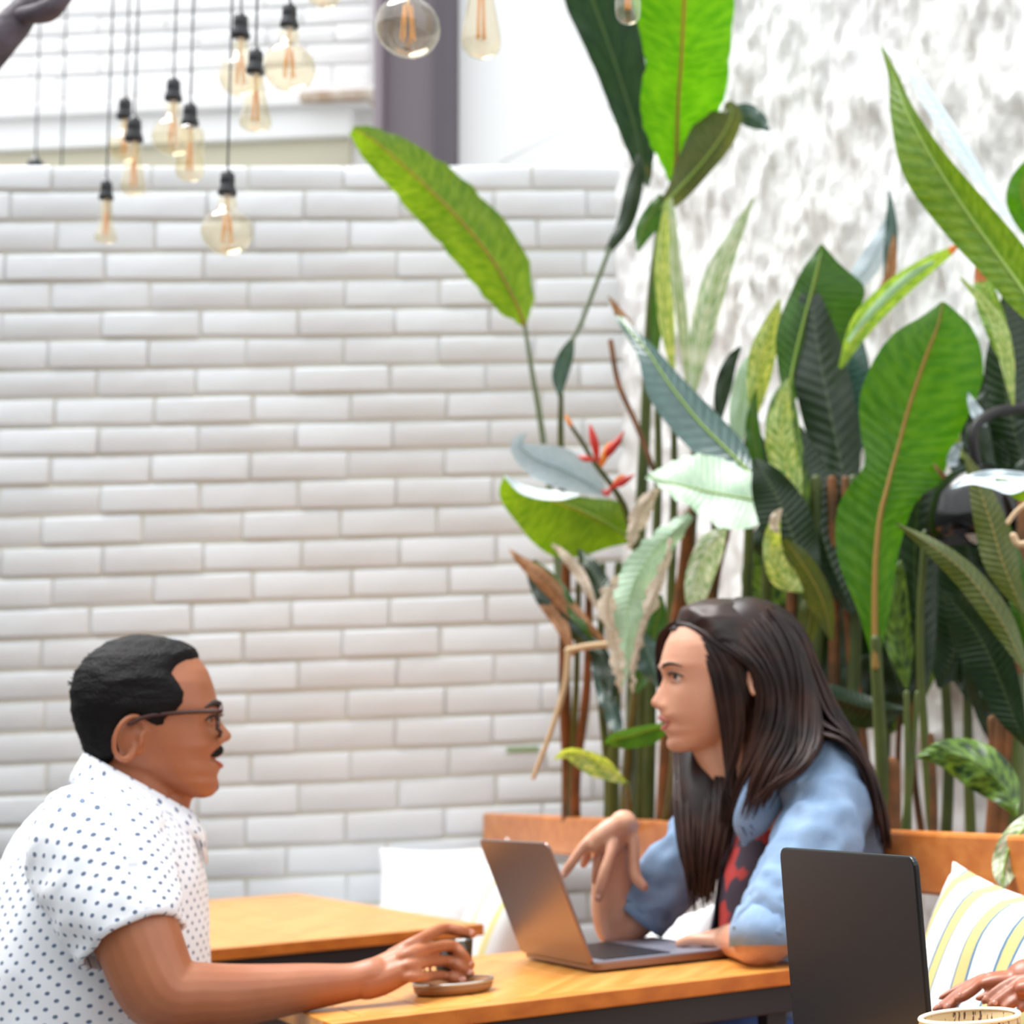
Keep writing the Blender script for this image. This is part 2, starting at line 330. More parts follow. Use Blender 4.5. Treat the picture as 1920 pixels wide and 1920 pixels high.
slab('trim_2', -140, 655, 212, 270, YF-.05, .10, M['smooth_white'], None, True)
slab('trim_3', -140, 655, 274, 345, YF-.01, .06, M['beige'], None, True)
tag(slab('ledge_board', 560, 700, 168, 186, YF-.14, .12, mat('weathered_ledge', srgb(176, 152, 130), .8, col2=srgb(225, 218, 208), scale=9)), 'weathered brown ledge fragment on the far white building beside the grey post', 'ledge')
d = struct(slab('door_1', 706, 836, -200, 420, YF-.30, .12, M['post']))
slab('frame', 700, 716, -200, 420, YF-.34, .16, mat('frame_light', srgb(140, 128, 134), .6), d); slab('frame', 812, 836, -200, 420, YF-.34, .16, M['post2'], d)
struct(mesh('wall_far_right', *boxv((pY(1060, 100, YF-.25)[0], YF-.05, 2.6), ((pY(1290, 100, YF)[0]-pY(834, 100, YF)[0])/2, .12, 2.6)), M['smooth_white'], None, False))
V, F = tube([pY(940, 305, YF-.22), pY(1010, 268, YF-.22), pY(1065, 240, YF-.22), pY(1140, 200, YF-.22)], .006, 6)
tag(mesh('wall_line', V, F, mat('white_line', srgb(225, 225, 225), .7)), 'thin white line climbing diagonally across the smooth white wall', 'cable')  # pale tube tracing a diagonal line on the wall
# soil bed behind the bench
R_ = pz(1850, 1565, .925); BD = nrm((R_-E_)*np.array([1, 1, 0])); BN = np.array([-BD[1], BD[0], 0])*1.   # bench direction; BN away to the right
if BN@A < 0: BN = -BN
# ================================================================== BENCHES
def planks_bench():
    t = thing('corner_bench', 'orange wooden bench with plank back running in front of the tropical plants', 'bench')
    L = 3.55; zt = .925; P0 = E_*np.array([1, 1, 0]); zb = .5*(pp(1740, 1668, E_, BN)[2]+pp(1050, 1610, E_, BN)[2]); print('zb', pp(1740, 1668, E_, BN)[2], pp(1050, 1610, E_, BN)[2]); mid = P0+BD*(L/2)
    print('bench board z', zb)
    ax = (BD, BN, Zv)
    box('backrest', mid+BN*.014+Zv*((zt+zb)/2), (L/2, .014, (zt-zb)/2), M['bench'], t, ax, .006)
    for s in np.linspace(.3, L-.15, 4): box('post', P0+BD*s+BN*.055+Zv*.45, (.03, .025, .45), M['bench'], t, ax, .004)
    for k in range(4): box('seat_board', mid-BN*(.07+k*.11)+Zv*.43, (L/2, .052, .016), M['bench'], t, ax, .004)
    box('front_panel', mid-BN*.42+Zv*.207, (L/2, .012, .205), M['bench'], t, ax, .004)
    return t
bench = planks_bench()
def wall_bench():
    t = thing('low_bench', 'low pale bench seat along the white brick wall behind the far table', 'bench'); ax = (WD, WN, Zv)
    ua, ub = (pw(530, 1800)-WP)@WD, (pw(880, 1800)-WP)@WD; hl = (ub-ua)/2; c = WP*np.array([1, 1, 0])-WN*.24+WD*((ua+ub)/2)
    box('seat_pad', c+Zv*.545, (hl, .21, .04), M['white_cloth'], t, ax, .02); box('seat_board', c+Zv*.49, (hl, .2, .015), M['bench'], t, ax, .004)
    for s in (-.3, .3): box('leg', c+WD*s+Zv*.2375, (.03, .18, .2375), M['bench'], t, ax, .004)
wall_bench()
def cushion(name, c, U, V_, N_, w_, h_, th, mt, label, group=None, lean=0, ears=.03, seed=0):
    n = 26; pts = []; uv = []; r = random.Random(seed)
    for side in (1, -1):
        for i in range(n+1):
            for j in range(n+1):
                a, b = 2*j/n-1, 2*i/n-1
                e = (1-abs(a)**2.6)**.55*(1-abs(b)**2.6)**.55 if max(abs(a), abs(b)) < 1 else 0
                pin = 1-.10*(1-a*a)*abs(b)**3; pin2 = 1-.10*(1-b*b)*abs(a)**3
                wr = mnoise.noise(Vector((a*2+seed, b*2, side)))*.03*e
                pts.append(c+U*(a*w_/2*pin2)+V_*(b*h_/2*pin)+N_*(side*(e*th/2+.002)+wr*th*3)); uv.append(((a+1)/2, (b+1)/2))
    m = (n+1)**2; F = grid_faces(n+1, n+1)+[tuple(q[::-1]) for q in grid_faces(n+1, n+1, False, m)]
    bd = [j for j in range(n+1)]+[i*(n+1)+n for i in range(1, n+1)]+[n*(n+1)+j for j in range(n-1, -1, -1)]+[i*(n+1) for i in range(n-1, 0, -1)]
    for q in range(len(bd)): p, s = bd[q], bd[(q+1) % len(bd)]; F.append((s, p, p+m, s+m))
    o = mesh(name, pts, F, mt, None, True, uv); bm = bmesh.new(); bm.from_mesh(o.data); bmesh.ops.recalc_face_normals(bm, faces=bm.faces); bm.to_mesh(o.data); bm.free()
    return tag(o, label, 'cushion', group)
def lean(axU, face, deg):      # cushion axes leaning back: face = direction its front looks
    k = math.radians(deg); V_ = nrm(Zv*math.cos(k)-face*math.sin(k)); return axU, V_, nrm(np.cross(axU, V_))
G = 'striped cushions on the benches'
def cushion_px(label, cpx, w_, h_, th, gap, deg, roll, mt, seed):
    """cushion on the side bench whose centre shows at cpx; gap metres in front of the bench back"""
    c = pp(cpx[0], cpx[1], E_-BN*gap, BN); U, V_, N_ = lean(BD, -BN, deg); k = math.radians(roll)
    U2 = U*math.cos(k)+V_*math.sin(k); V2 = -U*math.sin(k)+V_*math.cos(k); print('cushion z', c)
    return cushion('cushion', c, U2, V2, N_, w_, h_, th, mt, label, G, seed=seed)
# ================================================================== TABLES
def sidemat(o):
    o.data.materials.append(M['table_edge'])
    for p in o.data.polygons:
        if abs(p.normal.z) < .5: p.material_index = 1
def table(a0, a1, b0, b1, label, nb=7, edge=.045, frontlong=True):
    t = thing('cafe_table', label, 'table', 'square wooden cafe tables on black steel frames'); zt = .75; th = .022; ax = (A, B, Zv)
    am, bm_ = (a0+a1)/2, (b0+b1)/2
    for b in (b0+edge/2, b1-edge/2): sidemat(box('edge_strip', AB(am, b, zt-th/2), ((a1-a0)/2, edge/2-.0008, th/2), M['table'], t, ax, .002))
    for a in (a0+edge/2, a1-edge/2): box('edge_strip', AB(a, bm_, zt-th/2), (edge/2-.0008, (b1-b0)/2-edge, th/2), M['table_b'], t, ax, .002)
    wa = (a1-a0-2*edge)/nb
    for k in range(nb):
        r = random.random(); box('plank', AB(a0+edge+wa*(k+.5), bm_, zt-th/2-r*.0006), (wa/2-.0009, (b1-b0)/2-edge-.0008, th/2), M['table_b'], t, ax, .0015)
    s = .016
    for b in (b0+.03, b1-.03): box('apron', AB(am, b, zt-th-s-.004), ((a1-a0)/2-.02, s, s+.003), M['steel'], t, ax, .002)
    for a in (a0+.03, a1-.03): box('apron', AB(a, bm_, zt-th-s-.004), (s, (b1-b0)/2-.05, s+.003), M['steel'], t, ax, .002)
    for a in (a0+.05, a1-.05):
        for b in (b0+.05, b1-.05): box('leg', AB(a, b, (zt-th-.03)/2), (s, s, (zt-th-.03)/2), M['steel'], t, ax, .002)
    return t
T1 = table(0, .66, -.045, .602, 'honey wood table between the man and the woman with open laptop on it')
T2 = table(-.35, .585, 1.205, 2.72, 'empty honey wood table standing in front of the white brick wall', 9)
T0 = table(-.01, .64, -1.36, -.76, 'nearest table, mostly below the frame, under the black laptop and cork cup')
print('T0 far corner', proj([AB(.64, -.76, .75), AB(-.01, -.76, .75)]))
# ================================================================== LAPTOPS
def rrect(w_, h_, r, n=5):
    P = []
    for cx_, cy_, a0 in ((w_-r, h_-r, 0), (r, h_-r, 90), (r, r, 180), (w_-r, r, 270)):
        for k in range(n+1):
            a = math.radians(a0+90*k/n); P.append((cx_+r*math.cos(a), cy_+r*math.sin(a)))
    return P
def plate(name, O, U, V_, N_, w_, h_, th, r, mt, parent, b=.0012):
    P = rrect(w_, h_, r); n = len(P); V = [O+U*x+V_*y for x, y in P]+[O+U*x+V_*y+N_*th for x, y in P]
    F = [tuple(range(n))[::-1], tuple(range(n, 2*n))]+[(i, (i+1) % n, n+(i+1) % n, n+i) for i in range(n)]
    o = mesh(name, V, F, mt, parent, False); bm = bmesh.new(); bm.from_mesh(o.data); bmesh.ops.recalc_face_normals(bm, faces=bm.faces); bm.to_mesh(o.data); bm.free()
    return bev(o, b, 2) if b else o
def laptop(label, H0, W_, deckdir, lidvec, width, depth, shell, deck, key):
    t = thing('laptop', label, 'laptop'); D = deckdir
    plate('base', H0+Zv*.003, W_, D, Zv, width, depth, .011, .011, shell, t)
    plate('palm_deck', H0+Zv*.0141+W_*.004+D*.004, W_, D, Zv, width-.008, depth-.008, .0006, .008, deck, t, 0)
    ks = []; kw = (width-.05)/14; kh = .0155
    for i in range(6):
        for j in range(14):
            ks.append(boxv(H0+Zv*.0155+W_*(.025+kw*(j+.5))+D*(.022+(kh+.002)*(i+.5)), (kw/2-.001, kh/2, .0008), (W_, D, Zv)))
    struct(mesh('keys', *join(ks), key, t, False), 'stuff')
    plate('trackpad', H0+Zv*.0148+W_*(width/2-.055)+D*(depth-.082), W_, D, Zv, .11, .07, .0004, .004, deck, t, 0)
    lv = nrm(lidvec); ln = nrm(np.cross(W_, lv)); ln = ln if ln@D < 0 else -ln    # ln: outer side of the lid
    L0 = H0+Zv*.013
    plate('lid', L0, W_, lv, ln, width, np.linalg.norm(lidvec), .0055, .011, shell, t, .0016)
    plate('screen', L0-ln*.0006+W_*.005+lv*.012, W_, lv, ln, width-.01, np.linalg.norm(lidvec)-.017, .0005, .006, M['glossblack'], t, 0)
    V, F = tube([L0+W_*.03-ln*.001, L0+W_*(width-.03)-ln*.001], .0045, 10); mesh('hinge', V, F, M['black'], t)
    for a in (.03, width-.03):
        for b in (.03, depth-.03): V, F = lathe([(0, 0), (.008, 0), (.008, .003), (0, .003)], H0+W_*a+D*b, 12); mesh('foot', V, F, M['black'], t)
    return t
M['alu'] = mat('rose_grey_aluminium', srgb(140, 112, 102), .30, metal=.85, bump=.02, bscale=400, bdist=.0005)
M['alu_deck'] = mat('grey_aluminium', srgb(150, 150, 165), .4, metal=.6)
M['alu_dark'] = mat('space_grey_aluminium', srgb(14, 15, 18), .38, metal=.0, spec=.4, bump=.02, bscale=500, bdist=.0005)
# silver one on the middle table
Hn = pz(1116, 1822, .753); a_, b_ = (Hn-C0)@A, (Hn-C0)@B
top = pp(1035, 1592, Hn, B); lv = top-(Hn+Zv*.010); print('silver lid len', np.linalg.norm(lv), lv@A, lv[2])
lv = nrm(lv)*.19
laptop('rose-grey laptop with its lid open on the table in front of the woman', AB(a_, b_, .7505), B, A, lv, .302, .215, M['alu'], M['alu_deck'], M['black'])
# dark one in the foreground
Tn = pz(1723, 1599, .962); Tf = pz(1457, 1582, .962); wv_ = nrm(Tf-Tn)
q = pp(1748, 1890, Tn, wv_*np.array([1, 1, 0])); lv = q-Tn; print('dark lid dir', lv@A, lv[2], np.linalg.norm(Tf-Tn)); k = (.766-Tn[2])/lv[2]; lv = lv*k
Hb = Tn+lv; print('lid len', np.linalg.norm(lv)); Wd = nrm(wv_*np.array([1, 1, 0])); Dd = np.array([Wd[1], -Wd[0], 0])
laptop('dark grey laptop in the foreground, seen from the back of its lid', np.array([Hb[0], Hb[1], .7505]), Wd, Dd, -lv, .304, .212, M['alu_dark'], M['alu_dark'], M['black'])
# ================================================================== CUPS
def corkmat():
    m = mat('speckled_clay', srgb(196, 158, 104), .55, col2=srgb(210, 178, 126), scale=10, map=(1, 1, .3)); n = m.node_tree.nodes; L = m.node_tree.links; p = n['Principled BSDF']
    tc_ = n.new('ShaderNodeTexCoord'); mp = n.new('ShaderNodeMapping'); mp.inputs['Scale'].default_value = (330, 330, 75); L.new(tc_.outputs['Object'], mp.inputs[0])
    t = n.new('ShaderNodeTexNoise'); t.inputs['Scale'].default_value = 1; t.inputs['Detail'].default_value = 2; L.new(mp.outputs[0], t.inputs[0])
    g = n.new('ShaderNodeMath'); g.operation = 'GREATER_THAN'; g.inputs[1].default_value = .60; L.new(t.outputs[0], g.inputs[0])
    old = p.inputs['Base Color'].links[0].from_socket; mx = n.new('ShaderNodeMix'); mx.data_type = 'RGBA'; L.new(g.outputs[0], mx.inputs[0]); L.new(old, mx.inputs[6]); mx.inputs[7].default_value = srgb(88, 44, 16)
    L.new(mx.outputs[2], p.inputs['Base Color']); return m
M['cork'] = corkmat(); M['cork_rim'] = mat('pale_clay_rim', srgb(250, 232, 205), .4)
cc = pz(1818, 1903, .838); cc[2] = .7505; R0 = .0415; tilt = None
t = thing('drinking_cup', 'speckled tan cup with pale rim beside the dark laptop', 'cup')
V, F = lathe([(0, 0), (.026, 0), (.030, .003), (.036, .03), (R0, .062), (R0-.0008, .08), (R0-.0015, .0855), (R0-.004, .0855), (R0-.004, .07), (.034, .03), (.027, .009), (0, .008)], cc, 48); mesh('bowl', V, F, M['cork'], t)
V = [];
for i in range(64):
    for j in range(8):
        a = 2*math.pi*i/64; b = 2*math.pi*j/8; rr = R0-.0025+.0022*math.cos(b); V.append(cc+np.array([rr*math.cos(a), rr*math.sin(a), .0865+.0018*math.sin(b)]))
mesh('rim', V, [(i*8+j, ((i+1) % 64)*8+j, ((i+1) % 64)*8+(j+1) % 8, i*8+(j+1) % 8) for i in range(64) for j in range(8)], M['cork_rim'], t)
V, F = lathe([(0, .055), (R0-.006, .055)], cc, 32); mesh('drink', V, F, mat('coffee', srgb(80, 45, 22), .1), t)
# man's glass on a small wooden tray
tc0 = pz(850, 1851, .757); t = thing('serving_tray', 'small oval wooden tray with metal rim under the dark glass', 'tray')
V, F = lathe([(0, 0), (.045, 0), (.050, .004), (.052, .013), (.049, .014), (.046, .007), (0, .006)], np.array([tc0[0], tc0[1], .7505]), 40); mesh('dish', V, F, mat('brown_tray', srgb(150, 104, 66), .45), t)
V, F = lathe([(.0495, .0125), (.0525, .0125), (.0525, .0165), (.0495, .0165), (.0495, .0125)], np.array([tc0[0], tc0[1], .7505]), 40); mesh('metal_rim', V, F, mat('brushed_rim', srgb(190, 184, 176), .3, metal=.8), t)
gc = pz(856, 1836, .76); gc[2] = .7575; t = thing('drinking_glass', 'small dark glass held in the hand of the man', 'glass')
gc = gc+A*(-.004)
V, F = lathe([(0, 0), (.021, 0), (.023, .004), (.0255, .056), (.024, .056), (.0215, .006), (0, .005)], gc, 28); mesh('tumbler', V, F, mat('dark_amber_glass', srgb(70, 58, 40), .12, trans=.4), t)
V, F = lathe([(0, .044), (.0232, .044)], gc, 24); mesh('drink', V, F, M['glossblack'], t)
GC = gc
# ================================================================== CUSHIONS
cushion_px('white and pale yellow striped cushion behind the open rose-grey laptop', (928, 1772), .46, .44, .15, .14, 16, -12, M['stripe2'], 3)
cushion_px('striped cushion with yellow and blue bands behind the dark laptop', (1885, 1995), .50, .44, .15, .16, 14, -4, M['stripe'], 5)
cushion_px('plain white cushion between the arms of the woman, low behind the table', (1235, 1905), .42, .42, .14, .12, 14, 4, M['white_cloth'], 8)
cU, cV, cN = lean(WD, -WN, 22); cushion('cushion', pw(845, 1712, .17), cU, cV, cN, .42, .40, .16, M['white_cloth'], 'bright white cushion leaning on the brick wall in the corner', G, seed=11)
# ================================================================== PENDANT BULBS
def gmat(name, col, rough=.02):
    m = bpy.data.materials.new(name); m.use_nodes = True; n = m.node_tree.nodes; L = m.node_tree.links; n.remove(n['Principled BSDF']); out = n['Material Output']
    gl = n.new('ShaderNodeBsdfGlossy'); gl.inputs['Roughness'].default_value = rough; tr = n.new('ShaderNodeBsdfTransparent'); tr.inputs[0].default_value = col
    lw = n.new('ShaderNodeLayerWeight'); lw.inputs[0].default_value = .5; pw_ = n.new('ShaderNodeMath'); pw_.operation = 'POWER'; pw_.inputs[1].default_value = 3; L.new(lw.outputs['Facing'], pw_.inputs[0]); mm_ = n.new('ShaderNodeMath'); mm_.operation = 'MULTIPLY_ADD'; mm_.inputs[1].default_value = .5; mm_.inputs[2].default_value = .10; L.new(pw_.outputs[0], mm_.inputs[0]); ms = n.new('ShaderNodeMixShader'); L.new(mm_.outputs[0], ms.inputs[0]); L.new(tr.outputs[0], ms.inputs[1]); L.new(gl.outputs[0], ms.inputs[2]); L.new(ms.outputs[0], out.inputs[0]); return m
M['amber_glass'] = gmat('amber_bulb_glass', (.985, .93, .80, 1)); M['filament'] = mat('warm_filament', srgb(236, 178, 110), .5); M['fil_core'] = mat('glass_stem', srgb(240, 214, 170), .2)
zb_ = 3.45
def bulb_profile(kind, r, h):
    if kind == 'globe':
        P = [(.30*r, 0), (.32*r, .16*r)]; c = h-r
        a0 = math.asin(.42)
        for k in range(15): a = a0+(math.pi-a0)*k/14; P.append((max(r*math.sin(a), .0004), c-r*math.cos(a)))
        return P
    if kind == 'drop':
        return [(r*a, h*b) for a, b in ((.42, 0), (.44, .06), (.50, .2), (.62, .38), (.80, .58), (.97, .76), (1, .84), (.93, .91), (.66, .965), (.34, .99), (.10, 1.0), (.01, 1.005))]
    if kind == 'tube':
        return [(r*a, h*b) for a, b in ((.55, 0), (.8, .04), (1, .12), (1, .3), (1, .6), (1, .82), (.93, .91), (.7, .965), (.4, .99), (.01, 1))]
    return [(r*a, h*b) for a, b in ((.45, 0), (.5, .05), (.55, .3), (.66, .6), (.92, .8), (1, .88), (.9, .95), (.5, .985), (.01, 1))]   # flask
def pendant(label, x, ys, ye, yb, rpx, kind, Y, xb=None, cordtop=None):
    """x: socket px, ys..ye socket top/bottom, yb: bulb bottom, rpx bulb radius"""
    t = thing('pendant_bulb', label, 'light bulb', 'bare bulbs hanging on cords'); k = Y/FPX
    xt = x+(ye+300)*.035; S0 = pY(x, ys, Y); S1 = pY(x, ye, Y); top_ = S0.copy(); top_[2] = zb_; mid = (S0+top_)/2+np.array([.004, 0, 0])
    V, F = tube([S0, mid, top_], .0021, 6, res=8); mesh('cord', V, F, M['cord'], t)
    H = S0[2]-S1[2]; rs = H*.30; dn = np.diag([1., -1., -1.])
    V, F = lathe([(.0, 0), (rs*.28, 0), (rs*.42, H*.10), (rs*.80, H*.20), (rs*.84, H*.52), (rs*.78, H*.56), (rs*.80, H*.60), (rs*1.06, H*.86), (rs*1.1, H*.93), (rs*1.0, H), (0, H)], S0, 18, dn); mesh('socket', V, F, M['black'], t)
    hb = S1[2]-pY(x, yb, Y)[2]; rb = rpx*k; pr_ = bulb_profile(kind, rb, hb)
    V, F = lathe(pr_, S1, 28, dn); g = mesh('glass_bulb', V, [f[::-1] for f in F], M['amber_glass'], t)
    h0 = hb*(.35 if kind == 'globe' else .3); h1 = hb*(.80 if kind == 'globe' else .82); P = []
    st = tube([S1, S1-Zv*h0], [rs*.3, rs*.16], 8); mesh('glass_stem', *st, M['fil_core'], g)
    fs = []
    for j in range(6):
        a = j*math.pi/3; o1 = np.array([math.cos(a), math.sin(a), 0])*rb*.13; o2 = np.array([math.cos(a+.5), math.sin(a+.5), 0])*rb*.22
        fs.append(tube([S1-Zv*h0+o1, S1-Zv*h1*.98+o2], max(rb*.028, .0012), 5))
    mesh('filament', *join(fs), M['filament'], g)
    return t
pendant('slim flask bulb hanging lowest at the far left over the brick wall', 200, 335, 374, 456, 20, 'flask', 4.1)
pendant('small bulb in the left cluster, partly behind a teardrop bulb', 235, 180, 223, 305, 30, 'globe', 4.4)
pendant('teardrop bulb in the left cluster in front of a small round one', 252, 216, 265, 368, 23, 'drop', 4.0)
pendant('round globe bulb in the left cluster with a tube bulb to its right', 326, 143, 189, 292, 38, 'globe', 3.9)
pendant('tube shaped bulb directly right of the globe in the left cluster', 357, 190, 236, 340, 25, 'tube', 3.7)
pendant('globe bulb hanging lowest of all, alone in front of the bricks', 427, 317, 366, 478, 46, 'globe', 3.5)
pendant('globe bulb partly behind the teardrop bulb in the middle cluster', 452, 22, 71, 180, 39, 'globe', 3.6)
pendant('teardrop bulb in the middle cluster between two globes', 480, 88, 138, 247, 29, 'drop', 3.3)
pendant('globe bulb with black socket, right one of the middle cluster', 543, 3, 52, 170, 48, 'globe', 3.2)
pendant('bulb whose tip only just shows at the top edge of the frame', 608, -150, -95, 12, 30, 'drop', 3.2)
pendant('largest clear globe bulb, in front of the grey post', 765, -95, -40, 106, 60, 'globe', 2.75)
pendant('long teardrop bulb just right of the grey post', 902, -130, -80, 110, 37, 'drop', 2.75)
pendant('clear tube bulb in front of the tallest banana leaf', 1176, -150, -100, 45, 24, 'tube', 2.75)
t = thing('pendant_bulb', 'black socket hanging behind the top of the brick wall at the left edge', 'light bulb', 'bare bulbs hanging on cords'); S0 = pY(67, 292, 5.9)
top_ = S0.copy(); top_[2] = zb_+.6; mesh('cord', *tube([S0, top_], .003, 6, res=4), M['cord'], t)
mesh('socket', *lathe([(0, 0), (.008, 0), (.012, .012), (.024, .022), (.026, .07), (0, .07)], S0, 16, np.diag([1., -1., -1.])), M['black'], t)
S0 = pY(115, 330, 6.0); top_ = S0.copy(); top_[2] = zb_+.6; tag(mesh('hanging_cord', *tube([S0, top_], .003, 6, res=4), M['cord']), 'plain grey cord hanging behind the brick wall, right of the leftmost socket', 'cord')
# overhead beams (above the frame) the cords hang from
for Yb, zz, L_ in ((3.2, 0, 1.6), (3.9, 0, 1.9)):
    pass
ov = thing('overhead_grid', 'black steel grid above the courtyard that carries the bulb cords', 'pergola')
for Yb in (2.75, 3.2, 3.3, 3.5, 3.6, 3.7, 3.9, 4.0, 4.1, 4.4): box('rail', (-1.6, Yb, zb_+.01), (1.3, .008, .01), M['steel'], ov, None, 0)
for Xb in (-2.9, -.32): box('rail', (Xb, 3.6, zb_+.03), (.015, 1.0, .012), M['steel'], ov, None, 0)
# tree branch top left
V, F = tube([pY(-60, 150, 3.0), pY(0, 72, 3.0), pY(48, 18, 3.02), pY(85, -12, 3.05), pY(150, -60, 3.1)], [.030, .029, .023, .020, .022], 14, res=40)
V = V+np.array([[mnoise.noise(Vector(v*22))*.006]*3 for v in V])
b_o = mesh('tree_branch', V, F, mat('dark_bark', srgb(52, 44, 50), .7, col2=srgb(96, 86, 96), scale=14, bump=.8, bscale=30, bdist=.01)); tag(b_o, 'dark tree branch crossing the top left corner', 'branch')
V, F = tube([pY(40, 30, 3.0), pY(85, 22, 2.98), pY(112, 0, 2.97), pY(140, -40, 2.97)], [.014, .018, .015, .012], 10, res=16); mesh('twig', V, F, b_o.data.materials[0], b_o)
# ================================================================== PLANTS
def G_(r, g, b): return srgb(r*.93, g*.93, b*.93)
LM = {
 'bright': leafmat('leaf_bright', G_(110, 148, 44), G_(82, 126, 26), G_(150, 150, 50), .42, .55),
 'glow': leafmat('leaf_lit_through', G_(92, 146, 26), G_(66, 126, 10), G_(130, 120, 40), .4, .6, tcol=(1.35, 1.4, .25, 1)),
 'mid': leafmat('leaf_mid', G_(62, 112, 26), G_(50, 96, 22), G_(120, 130, 50), .4, .4),
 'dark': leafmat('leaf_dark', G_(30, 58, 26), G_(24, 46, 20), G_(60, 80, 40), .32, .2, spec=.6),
 'olive': leafmat('leaf_olive', G_(92, 104, 46), G_(72, 90, 34), G_(140, 130, 70), .45, .35),
 'blue': leafmat('leaf_blue_sheen', G_(70, 104, 98), G_(54, 88, 84), G_(110, 140, 120), .22, .12, spec=.8),  # bluish sky sheen put into the green base colour
 'sheen': leafmat('leaf_dark_sheen', G_(48, 84, 52), G_(36, 68, 44), G_(80, 110, 70), .18, .1, 9, spec=.9),
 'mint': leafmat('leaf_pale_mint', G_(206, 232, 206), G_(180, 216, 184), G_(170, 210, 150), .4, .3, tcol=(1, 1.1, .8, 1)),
 'ice': leafmat('leaf_ice_sheen', G_(228, 240, 246), G_(206, 224, 234), G_(160, 190, 190), .28, .15, tcol=(1, 1, 1, 1)),  # pale blue-white sky sheen put into the base colour
 'var': leafmat('leaf_variegated', G_(206, 222, 150), G_(110, 156, 60), G_(200, 210, 120), .4, .4, 14),
 'varw': leafmat('leaf_variegated_pale', G_(232, 236, 214), G_(140, 176, 110), G_(210, 220, 160), .45, .35, 10, tcol=(1.1, 1.1, .8, 1)),
 'vardk': leafmat('leaf_dark_striped', G_(34, 66, 22), G_(120, 160, 62), G_(90, 120, 40), .4, .3, 9),
 'dry': leafmat('leaf_dry', G_(196, 150, 108), G_(160, 104, 66), G_(120, 80, 50), .8, .3, tcol=(1.1, 1, .7, 1)),
 'bone': leafmat('leaf_bone', G_(236, 226, 210), G_(206, 178, 150), G_(180, 140, 110), .7, .3, tcol=(1, 1, .9, 1)),
 'tip': leafmat('leaf_tip_brown', G_(150, 190, 84), G_(90, 140, 50), G_(180, 190, 100), .4, .4, 16, tipbrown=.22),
}
M['stem_green'] = mat('green_stem', srgb(88, 100, 38), .5, col2=srgb(62, 76, 28), scale=9)
M['stem_pale'] = mat('pale_grey_green_stem', srgb(110, 124, 92), .5)
M['stem_brown'] = mat('brown_sheath', srgb(138, 84, 42), .7, col2=srgb(84, 58, 28), scale=16)
M['stem_straw'] = mat('straw_stem', srgb(206, 176, 138), .7)
M['rib'] = mat('leaf_rib', srgb(150, 116, 50), .5); M['rib_green'] = mat('leaf_rib_green', srgb(130, 160, 60), .5)
M['bract_red'] = mat('red_bract', srgb(206, 44, 32), .4); M['bract_orange'] = mat('orange_bract', srgb(240, 140, 40), .4)
M['soil'] = mat('dark_soil', srgb(70, 52, 38), .95, bump=1, bscale=60)
def wallY(x): return pr(x, 1000)[1]
lseed = [0]
def leaf(parent, pts, Y, m, fL=15, fR=15, rib=None, wave=.004, tatter=0):
    """pts rows (x, y, left width, right width) in photo pixels from base to tip; Y depth at base and tip (metres); fL/fR fold away in degrees"""
    lseed[0] += 1; sd_ = lseed[0]*3.7; n = 30; Q = cat(pts, n); Q[:, 2:] = np.maximum(Q[:, 2:], .2)
    Ys = np.linspace(Y[0], Y[1], n) if len(Y) == 2 else cat([[y] for y in Y], n)[:, 0]
    P = np.array([pY(q[0], q[1], y) for q, y in zip(Q, Ys)]); T, _, _ = frames(P); V = []; uv = []; K = (1, .82, .6, .4, .2, .06)
    for i in range(n):
        v_ = nrm(P[i]-CAM); Lf = nrm(np.cross(T[i], v_)); s = Ys[i]/FPX; t = i/(n-1)
        for k in K:
            w_ = Q[i, 2]*s*k; jit = (tatter*mnoise.noise(Vector((t*26, sd_, 0)))*s*30*(k > .7)); dz = math.tan(math.radians(fL))*w_*(.55+.45*k)+wave*math.sin(t*19+sd_)*k
            V.append(P[i]+Lf*(w_+jit)+v_*dz); uv.append((-k, t))
        V.append(P[i]); uv.append((0, t))
        for k in K[::-1]:
            w_ = Q[i, 3]*s*k; jit = (tatter*mnoise.noise(Vector((t*26, sd_+9, 0)))*s*30*(k > .7)); dz = math.tan(math.radians(fR))*w_*(.55+.45*k)+wave*math.sin(t*17+sd_+2)*k
            V.append(P[i]-Lf*(w_+jit)+v_*dz); uv.append((k, t))
    c = 2*len(K)+1; o = mesh('leaf', V, grid_faces(n, c), LM[m], parent, True, uv)
    if rib: r = np.linspace(rib[0], .0008, n); Vt, Ft = tube(P-np.array([nrm(p-CAM) for p in P])*r[:, None]*.4, r, 6); mesh('midrib', Vt, Ft, M[rib[1]], o)
    return o
def stem(parent, pts, Y, r, m='stem_green', name='stem'):
    n = 18; Q = cat(pts, n); ye = max(Y[-1], pp(pts[-1][0], 1570, E_, BN)[1]+.10) if pts[-1][1] > 1500 and pts[-1][0] < 1940 else Y[-1]; Ys = np.linspace(Y[0], ye, n); P = np.array([pY(q[0], q[1], y) for q, y in zip(Q, Ys)])
    V, F = tube(P, np.linspace(r[0], r[1], n) if hasattr(r, '__len__') else r, 8); return mesh(name, V, F, M[m], parent)
